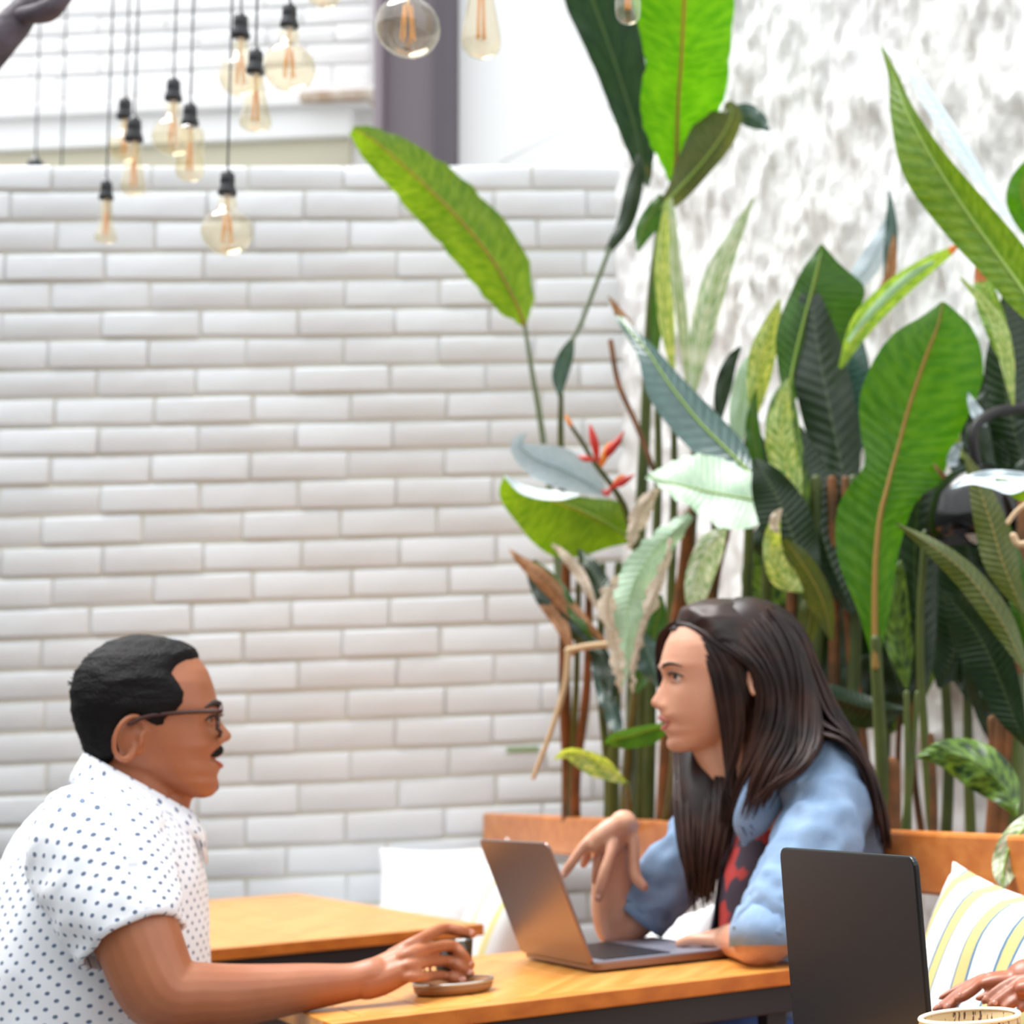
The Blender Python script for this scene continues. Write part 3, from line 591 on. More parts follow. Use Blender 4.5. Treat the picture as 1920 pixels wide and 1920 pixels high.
# --- tall plant in the corner
t = thing('heliconia_plant', 'tallest plant, one leaf arching left over the bricks, one huge leaf reaching the top edge', 'plant', 'heliconias behind the bench')
leaf(t, [(984, 612, 2, 2), (968, 570, 36, 36), (925, 490, 56, 62), (865, 415, 58, 62), (800, 350, 54, 56), (745, 300, 48, 44), (700, 262, 40, 26), (662, 240, 12, 6)], (4.55, 4.35), 'bright', 12, 35, (.004, 'rib'), .008, .25)
stem(t, [(984, 610), (998, 700), (1015, 800), (1040, 1000), (1060, 1250), (1075, 1560)], (4.55, 4.6), (.005, .012), 'stem_pale')
leaf(t, [(1262, 348, 3, 3), (1268, 300, 34, 30), (1270, 240, 66, 62), (1272, 180, 72, 86), (1276, 130, 66, 92), (1280, 60, 84, 94), (1284, -20, 104, 96), (1288, -120, 100, 88), (1292, -220, 20, 20)], (4.3, 3.9), 'glow', 14, 10, (.006, 'rib'), .006, .15)
stem(t, [(1262, 345), (1240, 420), (1222, 560), (1210, 800), (1190, 1200), (1180, 1570)], (4.3, 4.5), (.008, .018), 'stem_green')
leaf(t, [(1215, 350, 3, 3), (1205, 300, 22, 22), (1185, 220, 34, 42), (1150, 110, 42, 60), (1110, 0, 52, 80), (1070, -100, 40, 60)], (4.7, 4.5), 'sheen', 30, -35, None, .01, .1)
leaf(t, [(1215, 415, 3, 3), (1262, 365, 16, 22), (1310, 312, 44, 24), (1350, 260, 56, 26), (1372, 215, 34, 20), (1365, 190, 6, 6)], (4.2, 4.2), 'olive', 25, 30, (.004, 'rib_green'))
leaf(t, [(1372, 215, 14, 10), (1400, 215, 22, 22), (1425, 228, 16, 18), (1442, 245, 3, 3)], (4.25, 4.25), 'blue', 20, 20)
leaf(t, [(1240, 365, 4, 4), (1225, 395, 26, 14), (1205, 430, 22, 14), (1195, 470, 4, 4)], (4.2, 4.15), 'mid', 20, 20)
leaf(t, [(1200, 290, 4, 6), (1192, 350, 14, 18), (1172, 420, 14, 16), (1140, 475, 4, 8)], (4.4, 4.4), 'dark', 20, 40)
stem(t, [(1142, 470), (1115, 540), (1092, 600), (1072, 640)], (4.4, 4.4), (.006, .005), 'stem_pale')
leaf(t, [(1076, 630, 2, 2), (1062, 665, 14, 14), (1050, 705, 15, 15), (1050, 745, 3, 3)], (4.4, 4.4), 'blue', 30, -20)
stem(t, [(1052, 740), (1052, 850), (1060, 1100), (1062, 1560)], (4.4, 4.6), (.006, .012), 'stem_green')
# --- upright pale shoots
t = thing('heliconia_plant', 'cluster of slender pale upright leaves between the corner and the wide leaves', 'plant', 'heliconias behind the bench')
leaf(t, [(1262, 700, 4, 4), (1250, 600, 15, 15), (1243, 500, 16, 14), (1246, 420, 9, 9), (1252, 372, 2, 2)], (4.1, 4.1), 'var', 30, 20)
leaf(t, [(1300, 740, 4, 4), (1318, 620, 24, 22), (1345, 520, 24, 22), (1380, 440, 14, 13), (1412, 372, 2, 2)], (4.0, 4.05), 'varw', 25, 20)
leaf(t, [(1290, 720, 4, 4), (1282, 620, 12, 10), (1268, 500, 10, 10), (1260, 400, 6, 6), (1258, 370, 2, 2)], (4.15, 4.15), 'varw', 20, 20)
leaf(t, [(1345, 800, 4, 4), (1355, 730, 16, 16), (1372, 680, 14, 10), (1388, 650, 3, 3)], (4.0, 4.0), 'dark', 20, 20)
leaf(t, [(1225, 700, 3, 3), (1232, 600, 12, 12), (1236, 520, 12, 12), (1238, 430, 8, 8), (1234, 400, 1, 1)], (4.2, 4.2), 'mid', 20, 20)
leaf(t, [(1410, 800, 3, 3), (1420, 720, 20, 22), (1432, 660, 26, 24), (1450, 600, 14, 14), (1462, 560, 2, 2)], (3.9, 3.9), 'var', 20, 20)
leaf(t, [(1380, 860, 3, 3), (1385, 780, 18, 20), (1400, 700, 18, 18), (1425, 650, 3, 3)], (3.95, 3.95), 'mint', 20, 20)
for x0, x1, r in ((1262, 1250, .010), (1300, 1268, .012), (1345, 1300, .010), (1232, 1215, .011), (1405, 1390, .012)): stem(t, [(x0, 720), (x0+2, 900), ((x0+x1)/2, 1200), (x1, 1580)], (4.05, 4.1), (r*.6, r*1.3), 'stem_green')
# --- blue-green leaf with orange tip, and the pale mint leaves
t = thing('heliconia_plant', 'plant with orange-tipped blue-green leaf and pale mint leaf left of the wide leaves', 'plant', 'heliconias behind the bench')
leaf(t, [(1415, 895, 4, 4), (1370, 850, 40, 32), (1310, 790, 48, 36), (1255, 720, 46, 26), (1215, 660, 22, 16), (1180, 620, 10, 10), (1160, 590, 9, 8), (1140, 556, 2, 2)], (3.7, 3.95), 'blue', -30, 40, (.004, 'rib_green'))
leaf(t, [(1196, 650, 4, 5), (1178, 612, 10, 9), (1160, 585, 9, 8), (1141, 555, 1, 1)], (3.90, 3.92), 'dry', 15, 15)
stem(t, [(1145, 640), (1160, 720), (1195, 800), (1225, 880)], (4.0, 3.95), .006, 'stem_brown')
leaf(t, [(1465, 960, 3, 3), (1425, 940, 50, 40), (1370, 930, 62, 60), (1310, 918, 40, 68), (1255, 905, 20, 46), (1212, 893, 2, 2)], (3.6, 3.7), 'mint', -50, 40, (.003, 'rib_green'), .01, .3)
leaf(t, [(1235, 915, 4, 4), (1212, 940, 14, 12), (1192, 980, 20, 16), (1180, 1030, 4, 4)], (3.75, 3.75), 'bone', 20, 30, None, .006, .3)
leaf(t, [(1295, 965, 8, 8), (1240, 1020, 26, 26), (1195, 1080, 34, 34), (1178, 1140, 30, 34), (1176, 1200, 18, 20), (1165, 1290, 3, 3)], (3.65, 3.6), 'mint', 30, 30, None, .012, .3)
leaf(t, [(1160, 1080, 3, 3), (1138, 1130, 12, 16), (1150, 1190, 12, 14), (1160, 1250, 8, 10), (1163, 1300, 2, 2)], (3.58, 3.58), 'bone', 20, 30, None, .008, .4)
leaf(t, [(1260, 1010, 3, 3), (1240, 1080, 8, 12), (1215, 1150, 8, 12), (1190, 1240, 6, 8), (1188, 1300, 2, 2)], (3.6, 3.6), 'bone', 20, 30, None, .008, .4)
leaf(t, [(1362, 990, 3, 3), (1335, 1020, 26, 24), (1312, 1070, 30, 24), (1302, 1120, 22, 18), (1298, 1150, 2, 2)], (3.5, 3.5), 'varw', 30, 20)
leaf(t, [(1192, 1300, 3, 3), (1205, 1260, 22, 20), (1220, 1210, 28, 24), (1235, 1150, 18, 14), (1240, 1115, 2, 2)], (3.7, 3.7), 'mid', 30, -40)
leaf(t, [(1240, 1290, 3, 3), (1225, 1250, 26, 20), (1212, 1215, 26, 20), (1205, 1180, 3, 3)], (3.66, 3.66), 'blue', 30, 20)
for pts, r, m_ in (([(1415, 895), (1440, 1000), (1430, 1250), (1420, 1560)], (.008, .016), 'stem_green'), ([(1292, 965), (1285, 1060), (1262, 1250), (1245, 1560)], (.012, .02), 'stem_brown'), ([(1192, 1290), (1180, 1400), (1170, 1560)], (.010, .014), 'stem_green'), ([(1362, 990), (1330, 1150), (1320, 1560)], (.01, .02), 'stem_brown')):
    stem(t, pts, (3.75, 3.8), r, m_)
# --- left: sheen-tinted and green leaf, dried fan, flower
t = thing('heliconia_plant', 'leftmost low plant with a sheen-tinted leaf above a broad green leaf and dried brown fronds', 'plant', 'heliconias behind the bench')
leaf(t, [(1140, 930, 3, 3), (1100, 905, 22, 34), (1050, 880, 34, 40), (1005, 862, 30, 34), (975, 835, 18, 10), (985, 812, 3, 3)], (4.3, 4.15), 'ice', -60, -50, None, .006)
leaf(t, [(1185, 1015, 4, 4), (1145, 985, 62, 46), (1085, 955, 100, 26), (1020, 930, 84, 14), (968, 912, 44, 8), (946, 890, 2, 2)], (4.2, 4.05), 'bright', 10, 30, (.004, 'rib_green'), .006)
leaf(t, [(946, 892, 2, 2), (985, 918, 8, 10), (1040, 930, 10, 8), (1085, 928, 2, 2)], (4.04, 4.04), 'ice', 50, -60)
for pts, m_ in (([(1135, 1205, 3, 3), (1080, 1150, 14, 12), (1020, 1085, 18, 14), (975, 1050, 8, 8), (955, 1030, 1, 1)], 'dry'), ([(1130, 1225, 3, 3), (1070, 1180, 14, 14), (1020, 1120, 16, 14), (990, 1070, 5, 5)], 'dark'), ([(1110, 1200, 3, 3), (1060, 1130, 10, 16), (1030, 1090, 10, 16), (1000, 1050, 3, 3)], 'mid'), ([(1075, 1230, 3, 3), (1050, 1170, 12, 14), (1020, 1130, 10, 12), (1000, 1100, 2, 2)], 'dry'), ([(1160, 1200, 3, 3), (1140, 1130, 22, 18), (1110, 1070, 22, 18), (1085, 1030, 3, 3)], 'dark'), ([(1120, 1140, 3, 3), (1085, 1075, 10, 12), (1050, 1035, 5, 8), (1035, 1020, 2, 2)], 'bone'), ([(1150, 1320, 3, 3), (1140, 1270, 16, 16), (1120, 1220, 16, 16), (1100, 1180, 3, 3)], 'dark'), ([(1170, 1400, 3, 3), (1150, 1340, 16, 14), (1130, 1290, 14, 14), (1110, 1240, 3, 3)], 'blue')):
    leaf(t, pts, (4.0, 4.1), m_, 30, 15, None, .008)
stem(t, [(1140, 1208), (1100, 1212), (1064, 1220)], (3.95, 3.95), .007, 'stem_straw'); stem(t, [(1066, 1218), (1058, 1290), (1030, 1380), (1000, 1458)], (3.95, 3.95), (.007, .005), 'stem_straw')
for x, x1, m_, r in ((1062, 1066, 'stem_brown', .018), (1105, 1080, 'stem_brown', .014), (1130, 1140, 'stem_green', .012), (1160, 1150, 'stem_green', .016), (1085, 1072, 'stem_green', .010)): stem(t, [(x, 1060), (x-4, 1280), (x1, 1450), (x1, 1580)], (4.2, 4.25), (r*.6, r), m_)
t = thing('heliconia_flower', 'red and orange zigzag flower spike above the broad green leaf', 'flower')
stem(t, [(1066, 792), (1092, 830), (1115, 868), (1150, 915), (1178, 970), (1200, 1100), (1205, 1300), (1200, 1570)], (3.95, 4.3), (.004, .010), 'stem_green')
for pts, m_ in (([(1124, 868, 3, 3), (1142, 846, 9, 7), (1160, 826, 6, 4), (1170, 808, 1, 1)], 'bract_red'), ([(1120, 862, 4, 4), (1116, 835, 8, 7), (1110, 812, 6, 5), (1106, 795, 1, 1)], 'bract_red'), ([(1128, 872, 4, 4), (1136, 850, 8, 8), (1142, 832, 3, 3)], 'bract_orange'), ([(1112, 862, 3, 3), (1098, 860, 6, 6), (1083, 856, 1, 1)], 'bract_red'), ([(1150, 912, 4, 4), (1168, 903, 8, 6), (1190, 890, 1, 1)], 'bract_red'), ([(1146, 914, 3, 3), (1138, 926, 5, 5), (1128, 918, 1, 1)], 'bract_red'), ([(1152, 905, 3, 3), (1162, 896, 5, 4), (1172, 890, 1, 1)], 'bract_orange'), ([(1070, 796, 4, 4), (1064, 786, 4, 4), (1060, 778, 1, 1)], 'bract_orange')):
    Q = cat(pts, 10); P = np.array([pY(q[0], q[1], 3.95) for q in Q]); V, F = tube(P, Q[:, 2]*3.95/FPX, 8); mesh('bract', V, F, M[m_], t)
# --- wide central leaves
t = thing('heliconia_plant', 'dense plant behind the woman with wide dark leaves and a notched green leaf on top', 'plant', 'heliconias behind the bench')
leaf(t, [(1480, 760, 5, 5), (1485, 700, 26, 40), (1500, 630, 46, 84), (1518, 560, 38, 98), (1530, 510, 26, 94), (1538, 480, 14, 30), (1540, 458, 2, 2)], (3.75, 3.8), 'mid', 20, 12, (.004, 'rib_green'), .006)
leaf(t, [(1600, 960, 5, 5), (1575, 860, 44, 40), (1550, 740, 56, 50), (1530, 630, 46, 40), (1520, 550, 20, 16), (1512, 520, 2, 2)], (3.7, 3.8), 'dark', 25, 25, None, .01)
leaf(t, [(1590, 900, 5, 5), (1590, 800, 28, 40), (1588, 700, 26, 44), (1592, 620, 16, 24), (1600, 560, 2, 2)], (3.78, 3.85), 'blue', 20, -30)
leaf(t, [(1510, 1000, 4, 4), (1490, 920, 28, 30), (1470, 830, 34, 34), (1468, 760, 26, 26), (1478, 705, 2, 2)], (3.6, 3.65), 'vardk', 20, 20)
leaf(t, [(1500, 960, 4, 4), (1478, 890, 26, 26), (1466, 820, 32, 24), (1470, 755, 18, 14), (1478, 712, 2, 2)], (3.55, 3.58), 'var', 20, 10)
leaf(t, [(1430, 900, 4, 4), (1415, 830, 16, 14), (1412, 780, 12, 10), (1418, 730, 2, 2)], (3.7, 3.7), 'mid', 20, 20)
leaf(t, [(1540, 1090, 4, 4), (1500, 1040, 48, 40), (1470, 960, 52, 44), (1440, 900, 36, 30), (1415, 860, 4, 4)], (3.5, 3.55), 'dark', 30, -20)
leaf(t, [(1600, 1150, 6, 6), (1560, 1060, 40, 46), (1530, 960, 48, 54), (1510, 880, 34, 40), (1500, 800, 4, 4)], (3.6, 3.68), 'dark', 30, 20)
leaf(t, [(1505, 1110, 3, 3), (1468, 1080, 24, 30), (1444, 1030, 14, 24), (1450, 985, 10, 14), (1462, 955, 2, 2)], (3.4, 3.4), 'var', 20, 40)
leaf(t, [(1460, 1000, 3, 3), (1452, 985, 9, 8), (1456, 968, 10, 8), (1466, 954, 2, 2)], (3.38, 3.38), 'bone', 20, 20)
leaf(t, [(1560, 1200, 4, 4), (1540, 1120, 30, 20), (1500, 1050, 30, 20), (1470, 1010, 4, 4)], (3.45, 3.4), 'olive', 20, 30)
leaf(t, [(1500, 1240, 4, 4), (1515, 1180, 22, 18), (1525, 1120, 18, 18), (1530, 1080, 2, 2)], (3.5, 3.5), 'olive', 20, 20)
leaf(t, [(1700, 1330, 3, 3), (1640, 1330, 36, 20), (1570, 1310, 40, 24), (1510, 1290, 20, 14), (1480, 1270, 3, 3)], (3.5, 3.45), 'dark', 50, 40)
leaf(t, [(1660, 560, 3, 3), (1668, 480, 12, 14), (1672, 420, 12, 10), (1668, 358, 2, 2)], (3.85, 3.85), 'blue', 30, -30)
leaf(t, [(1575, 560, 3, 3), (1620, 510, 22, 20), (1655, 450, 18, 16), (1668, 400, 3, 3)], (3.88, 3.9), 'ice', 20, 40)
leaf(t, [(1640, 560, 3, 3), (1665, 520, 8, 12), (1672, 480, 8, 10), (1676, 440, 2, 2)], (3.82, 3.82), 'dry', 20, 20)
leaf(t, [(1575, 690, 4, 4), (1620, 610, 26, 18), (1680, 545, 24, 20), (1745, 495, 16, 14), (1785, 470, 8, 6), (1800, 453, 1, 1)], (3.7, 3.75), 'tip', -50, 35, None, .004)
leaf(t, [(1590, 640, 3, 3), (1640, 580, 9, 5), (1700, 525, 10, 4), (1750, 490, 3, 3)], (3.66, 3.71), 'mint', -50, 20)  # lit upper edge of the rolled leaf, drawn as a pale strip
for x0, x1, r, m_ in ((1500, 1480, .014, 'stem_green'), (1530, 1520, .016, 'stem_green'), (1560, 1565, .014, 'stem_brown'), (1600, 1600, .016, 'stem_green'), (1585, 1640, .012, 'stem_brown'), (1480, 1460, .014, 'stem_brown')): stem(t, [(x0, 900), (x0+4, 1150), ((x0+x1)/2, 1350), (x1, 1590)], (3.65, 3.6), (r*.7, r), m_)
# --- big translucent leaf
t = thing('heliconia_plant', 'plant with the big glowing green leaf on an orange midrib right of centre', 'plant', 'heliconias behind the bench')
leaf(t, [(1642, 1250, 4, 4), (1640, 1150, 30, 28), (1642, 1050, 72, 40), (1650, 970, 82, 52), (1662, 920, 66, 62), (1672, 880, 52, 96), (1686, 830, 76, 100), (1705, 760, 96, 112), (1735, 670, 82, 118), (1758, 610, 40, 82), (1768, 566, 3, 6)], (3.25, 3.3), 'glow', 16, 14, (.0065, 'rib'), .006)
stem(t, [(1642, 1200), (1648, 1330), (1655, 1450), (1664, 1600)], (3.25, 3.3), (.010, .014), 'stem_green'); stem(t, [(1628, 1100), (1640, 1250), (1650, 1400), (1660, 1590)], (3.3, 3.32), (.006, .010), 'stem_green')
stem(t, [(1668, 1440), (1668, 1600)], (3.3, 3.3), (.020, .022), 'stem_brown'); stem(t, [(1735, 1000), (1725, 1200), (1735, 1400), (1750, 1590)], (3.4, 3.4), (.007, .009), 'stem_green')
leaf(t, [(1735, 1300, 4, 4), (1725, 1200, 34, 30), (1715, 1080, 46, 44), (1720, 960, 44, 50), (1740, 880, 26, 30), (1755, 830, 2, 2)], (3.42, 3.45), 'dark', 20, 20)
leaf(t, [(1760, 1290, 4, 4), (1790, 1220, 60, 50), (1810, 1140, 70, 60), (1830, 1060, 50, 50), (1840, 980, 4, 4)], (3.5, 3.5), 'dark', 20, 20)
leaf(t, [(1700, 1290, 3, 3), (1690, 1220, 26, 24), (1680, 1150, 28, 26), (1684, 1080, 14, 14), (1690, 1050, 2, 2)], (3.4, 3.42), 'vardk', 20, 20)
leaf(t, [(1735, 900, 3, 3), (1715, 930, 10, 14), (1680, 950, 3, 3)], (3.3, 3.3), 'bright', 20, 20)
leaf(t, [(1750, 870, 2, 2), (1780, 910, 7, 7), (1790, 960, 5, 6), (1780, 1000, 1, 1)], (3.3, 3.3), 'dry', 20, 20)
# --- right side
t = thing('heliconia_plant', 'rightmost plant whose long dark leaf rises to a pointed tip near the top right', 'plant', 'heliconias behind the bench')
leaf(t, [(1975, 640, 5, 5), (1930, 560, 36, 44), (1880, 490, 46, 50), (1815, 400, 60, 42), (1750, 300, 66, 26), (1700, 210, 34, 16), (1678, 150, 12, 10), (1654, 88, 2, 2)], (3.0, 3.25), 'bright', 18, -45, (.005, 'rib_green'), .006)
leaf(t, [(1905, 430, 2, 2), (1850, 350, 12, 10), (1790, 250, 22, 10), (1735, 165, 20, 8), (1700, 115, 12, 8), (1656, 90, 1, 1)][::1], (3.1, 3.27), 'ice', -60, 50)  # sheen on the long leaf's upper edge, drawn as an extra pale strip
leaf(t, [(1960, 480, 4, 4), (1925, 400, 30, 30), (1915, 350, 26, 30), (1935, 290, 3, 3)], (3.3, 3.3), 'glow', 20, 20)
leaf(t, [(1890, 700, 3, 3), (1868, 620, 20, 22), (1848, 550, 22, 20), (1832, 480, 3, 3)], (3.35, 3.4), 'tip', 20, -40)
leaf(t, [(1900, 760, 3, 3), (1885, 660, 16, 16), (1862, 590, 14, 14), (1800, 520, 2, 2)], (3.3, 3.35), 'var', -20, 30)
leaf(t, [(1925, 900, 5, 5), (1900, 800, 46, 60), (1880, 700, 36, 60), (1885, 600, 20, 50), (1890, 530, 3, 3)], (3.4, 3.45), 'dark', 20, 20)
leaf(t, [(1870, 900, 3, 3), (1840, 840, 22, 22), (1835, 780, 20, 18), (1850, 730, 3, 3)], (3.38, 3.4), 'dark', 20, 20)
leaf(t, [(1805, 860, 2, 2), (1790, 800, 16, 12), (1815, 740, 12, 10), (1840, 690, 2, 2)], (3.36, 3.36), 'var', 20, 20)
leaf(t, [(1850, 800, 2, 2), (1835, 780, 12, 12), (1822, 755, 8, 8), (1815, 735, 1, 1)], (3.3, 3.3), 'ice', -30, 20)
leaf(t, [(1800, 870, 2, 2), (1785, 865, 10, 12), (1795, 840, 9, 9), (1805, 830, 1, 1)], (3.3, 3.3), 'ice', -30, 20)
leaf(t, [(1960, 895, 4, 4), (1900, 892, 34, 10), (1855, 893, 22, 12), (1820, 897, 12, 8), (1784, 915, 1, 1)], (2.85, 2.9), 'ice', -65, 20)
leaf(t, [(1960, 910, 4, 4), (1920, 908, 32, 4), (1890, 903, 18, 4), (1865, 898, 2, 2)], (2.84, 2.86), 'bright', 30, 20)
leaf(t, [(1920, 1150, 4, 4), (1882, 1060, 34, 30), (1858, 980, 32, 30), (1830, 900, 16, 18), (1808, 848, 2, 2)], (3.0, 3.05), 'olive', 20, 20)
leaf(t, [(1925, 1260, 4, 4), (1880, 1170, 24, 24), (1820, 1085, 28, 22), (1750, 1025, 18, 14), (1678, 980, 1, 1)], (2.98, 3.05), 'olive', 20, 40)
leaf(t, [(1925, 1400, 3, 3), (1895, 1330, 32, 26), (1860, 1240, 46, 40), (1820, 1170, 46, 46), (1770, 1110, 4, 4)], (3.1, 3.12), 'dark', 25, -30)
leaf(t, [(1940, 1250, 4, 4), (1915, 1150, 18, 20), (1900, 1060, 16, 20), (1890, 980, 3, 3)], (3.15, 3.15), 'mid', 20, 20)
leaf(t, [(1905, 1530, 3, 3), (1880, 1475, 36, 34), (1830, 1430, 46, 40), (1770, 1412, 28, 26), (1716, 1420, 1, 1)], (3.0, 3.05), 'vardk', 20, 35, None, .01)
stem(t, [(1890, 980), (1905, 960), (1930, 940)], (3.0, 3.0), .004, 'stem_straw')
stem(t, [(1900, 1005), (1908, 1020), (1925, 1020)], (2.98, 2.98), .006, 'stem_straw')
for x0, y0, x1, r, m_ in ((1925, 900, 1880, .018, 'stem_brown'), (1885, 1150, 1860, .016, 'stem_brown'), (1905, 1200, 1900, .02, 'stem_green'), (1700, 1300, 1700, .008, 'stem_green'), (1745, 1380, 1750, .008, 'stem_brown'), (1720, 1300, 1690, .007, 'stem_green'), (1860, 1350, 1868, .012, 'stem_brown')): stem(t, [(x0, y0), ((x0+x1)/2+3, (y0+1590)/2), (x1, 1610)], (3.2, 3.2), (r*.7, r), m_)
# --- low small leaves near the woman and the foreground leaf
t = thing('young_heliconia', 'small low plant with two short leaves left of the face of the woman', 'plant', 'young heliconias')
leaf(t, [(1262, 1358, 3, 3), (1222, 1368, 26, 10), (1180, 1380, 24, 14), (1150, 1388, 14, 12), (1134, 1396, 2, 2)], (3.45, 3.5), 'mid', 20, -60)
leaf(t, [(1175, 1470, 3, 3), (1130, 1435, 26, 14), (1090, 1415, 24, 10), (1062, 1412, 12, 8), (1040, 1422, 2, 2)], (3.6, 3.62), 'var', 10, -60)
stem(t, [(1262, 1360), (1260, 1450), (1240, 1580)], (3.45, 3.6), .006, 'stem_green'); stem(t, [(1175, 1470), (1180, 1520), (1185, 1580)], (3.6, 3.6), .006, 'stem_green')
t = thing('potted_leaf_plant', 'variegated leaf hanging over the bench back at the right edge', 'plant', 'young heliconias')
leaf(t, [(1975, 1515, 3, 3), (1930, 1545, 22, 20), (1895, 1585, 42, 24), (1882, 1630, 28, 22), (1880, 1674, 1, 1)], (2.62, 2.55), 'varw', 25, 20, (.003, 'rib_green'), .008)
stem(t, [(1975, 1515), (2010, 1560), (2040, 1700)], (2.62, 2.75), .006, 'stem_green')
# filler foliage deep behind (each a plant of its own would not be countable from here)
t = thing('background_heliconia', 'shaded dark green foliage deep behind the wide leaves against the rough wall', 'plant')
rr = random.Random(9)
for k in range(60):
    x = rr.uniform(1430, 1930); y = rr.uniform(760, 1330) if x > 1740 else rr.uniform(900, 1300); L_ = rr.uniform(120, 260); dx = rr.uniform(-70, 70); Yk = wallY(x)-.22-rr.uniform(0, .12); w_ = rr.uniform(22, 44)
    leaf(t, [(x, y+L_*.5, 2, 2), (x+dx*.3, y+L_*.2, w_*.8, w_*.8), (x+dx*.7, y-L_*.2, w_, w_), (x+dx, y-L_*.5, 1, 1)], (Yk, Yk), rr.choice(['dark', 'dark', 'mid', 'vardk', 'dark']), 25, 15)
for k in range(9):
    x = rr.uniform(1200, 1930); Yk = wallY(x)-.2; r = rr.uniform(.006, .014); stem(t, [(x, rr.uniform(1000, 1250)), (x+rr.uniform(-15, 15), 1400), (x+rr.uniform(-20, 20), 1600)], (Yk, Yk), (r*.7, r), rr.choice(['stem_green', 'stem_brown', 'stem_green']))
# black dome lamp on the wall among the leaves
t = thing('dome_lamp', 'glossy black dome lamp hidden among the leaves at the right', 'lamp'); c = pY(1835, 960, 3.28)
V, F = lathe([(.012, .09), (.03, .085), (.06, .065), (.085, .03), (.095, -.01), (.098, -.05), (.094, -.05), (.09, -.01), (.05, .05)], c, 28); mesh('lamp_shade', V, F, M['glossblack'], t)
mesh('bracket', *tube([c+Zv*.085, c+Zv*.16, c+A*.1+Zv*.2, c+A*.33+Zv*.2], .010, 8, res=12), M['steel'], t)
mesh('bulb', *ell(c-Zv*.02, .03, .03, .04), M['white_cloth'], t)
# planting bed
sb = E_*np.array([1, 1, 0]); ax_ = (BD, BN, Zv); t = thing('planting_bed', 'soil bed with wooden kerb behind the bench where the heliconias grow', 'planter')
box('soil', sb+BD*1.75+BN*.27+Zv*.16, (1.68, .17, .16), M['soil'], t, ax_, .02); box('kerb', sb+BD*1.75+BN*.095+Zv*.18, (1.70, .012, .18), M['bench'], t, ax_, .004)
# ================================================================== PEOPLE
class Fig:
    def __init__(s, x, y, Yc, fwd):
        v = ray(x, y); s.P = CAM+v*Yc; s.d = nrm(v*np.array([1, 1, 0])); s.r = np.array([s.d[1], -s.d[0], 0]); s.f = s.r*fwd; s.fw = fwd
    def p(s, x, y, o=0.): return pp(x, y, s.P+s.d*o, s.d)
    def q(s, a): a = np.array(a, float); return np.array([s.p(*t[:3]) for t in a])
    def off(s, P): return (P-s.P)@s.d
def crease(V, C, amp, sc_, seed, dirn=(1, 1, 1), sharp=True):
    """cloth folds: push vertices away from the axis points C"""
    out = []
    for v, c in zip(V, C):
        n_ = nrm(v-c); q = Vector((v[0]*dirn[0]*sc_+seed, v[1]*dirn[1]*sc_, v[2]*dirn[2]*sc_)); k = mnoise.noise(q)+.5*mnoise.noise(q*2.3)
        if sharp: k = 1-2*abs(k)
        out.append(v+n_*amp*k)
    return np.array(out)
def rings(st, ax1, ax2, n=40, sub=6, ex=2.0, open_=None, amp=0, sc_=14, seed=0, caps=True, dirn=(1, 1, 1)):
    """stations (center3, half1, half2): superellipse rings. returns V,F,uv"""
    S = cat([list(c)+[a, b] for c, a, b in st], (len(st)-1)*sub+1); V = []; C = []; uv = []; L = 0
    for i, q in enumerate(S):
        c = q[:3]; L += np.linalg.norm(S[i][:3]-S[i-1][:3]) if i else 0
        for j in range(n):
            t = 2*math.pi*j/n; ct, st_ = math.cos(t), math.sin(t); e = 2/ex
            V.append(c+ax1*max(q[3], .001)*math.copysign(abs(ct)**e, ct)+ax2*max(q[4], .001)*math.copysign(abs(st_)**e, st_)); C.append(c); uv.append((j/n*2*math.pi*.16, L))
    V = np.array(V)
    if amp: V = crease(V, C, amp, sc_, seed, dirn)
    m = len(S); F = []
    for i in range(m-1):
        for j in range(n):
            if open_ and open_(i/(m-1), 360*((j+.5)/n)): continue
            j2 = (j+1) % n; F.append((i*n+j, i*n+j2, (i+1)*n+j2, (i+1)*n+j))
    if caps: F.append(tuple(range(n))[::-1]); F.append(tuple((m-1)*n+j for j in range(n)))
    return V, F, uv
def sleeve(P, R, n=32, sub=8, amp=.004, sc_=22, seed=0, hem=True, flat=None):
    Q = cat(np.hstack([np.array(P), np.array(R)[:, None]]), (len(P)-1)*sub+1); T, N, Bn = frames(Q[:, :3]); V = []; C = []; uv = []; L = 0
    for i in range(len(Q)):
        if i: L += np.linalg.norm(Q[i, :3]-Q[i-1, :3])
        for j in range(n):
            t = 2*math.pi*j/n; V.append(Q[i, :3]+Q[i, 3]*(N[i]*math.cos(t)+Bn[i]*math.sin(t))); C.append(Q[i, :3]); uv.append((j/n*.44, L))
    V = crease(np.array(V), C, amp, sc_, seed); m = len(Q)
    if hem:   # turned cuff: thicker last ring, then back inside
        last = V[-n:]; c = Q[-1, :3]; V = np.vstack([V, c+(last-c)*.90-T[-1]*.0, c+(last-c)*.88-T[-1]*.05]); uv += uv[-n:]*2; m += 2
    return V, grid_faces(m, n, True), uv
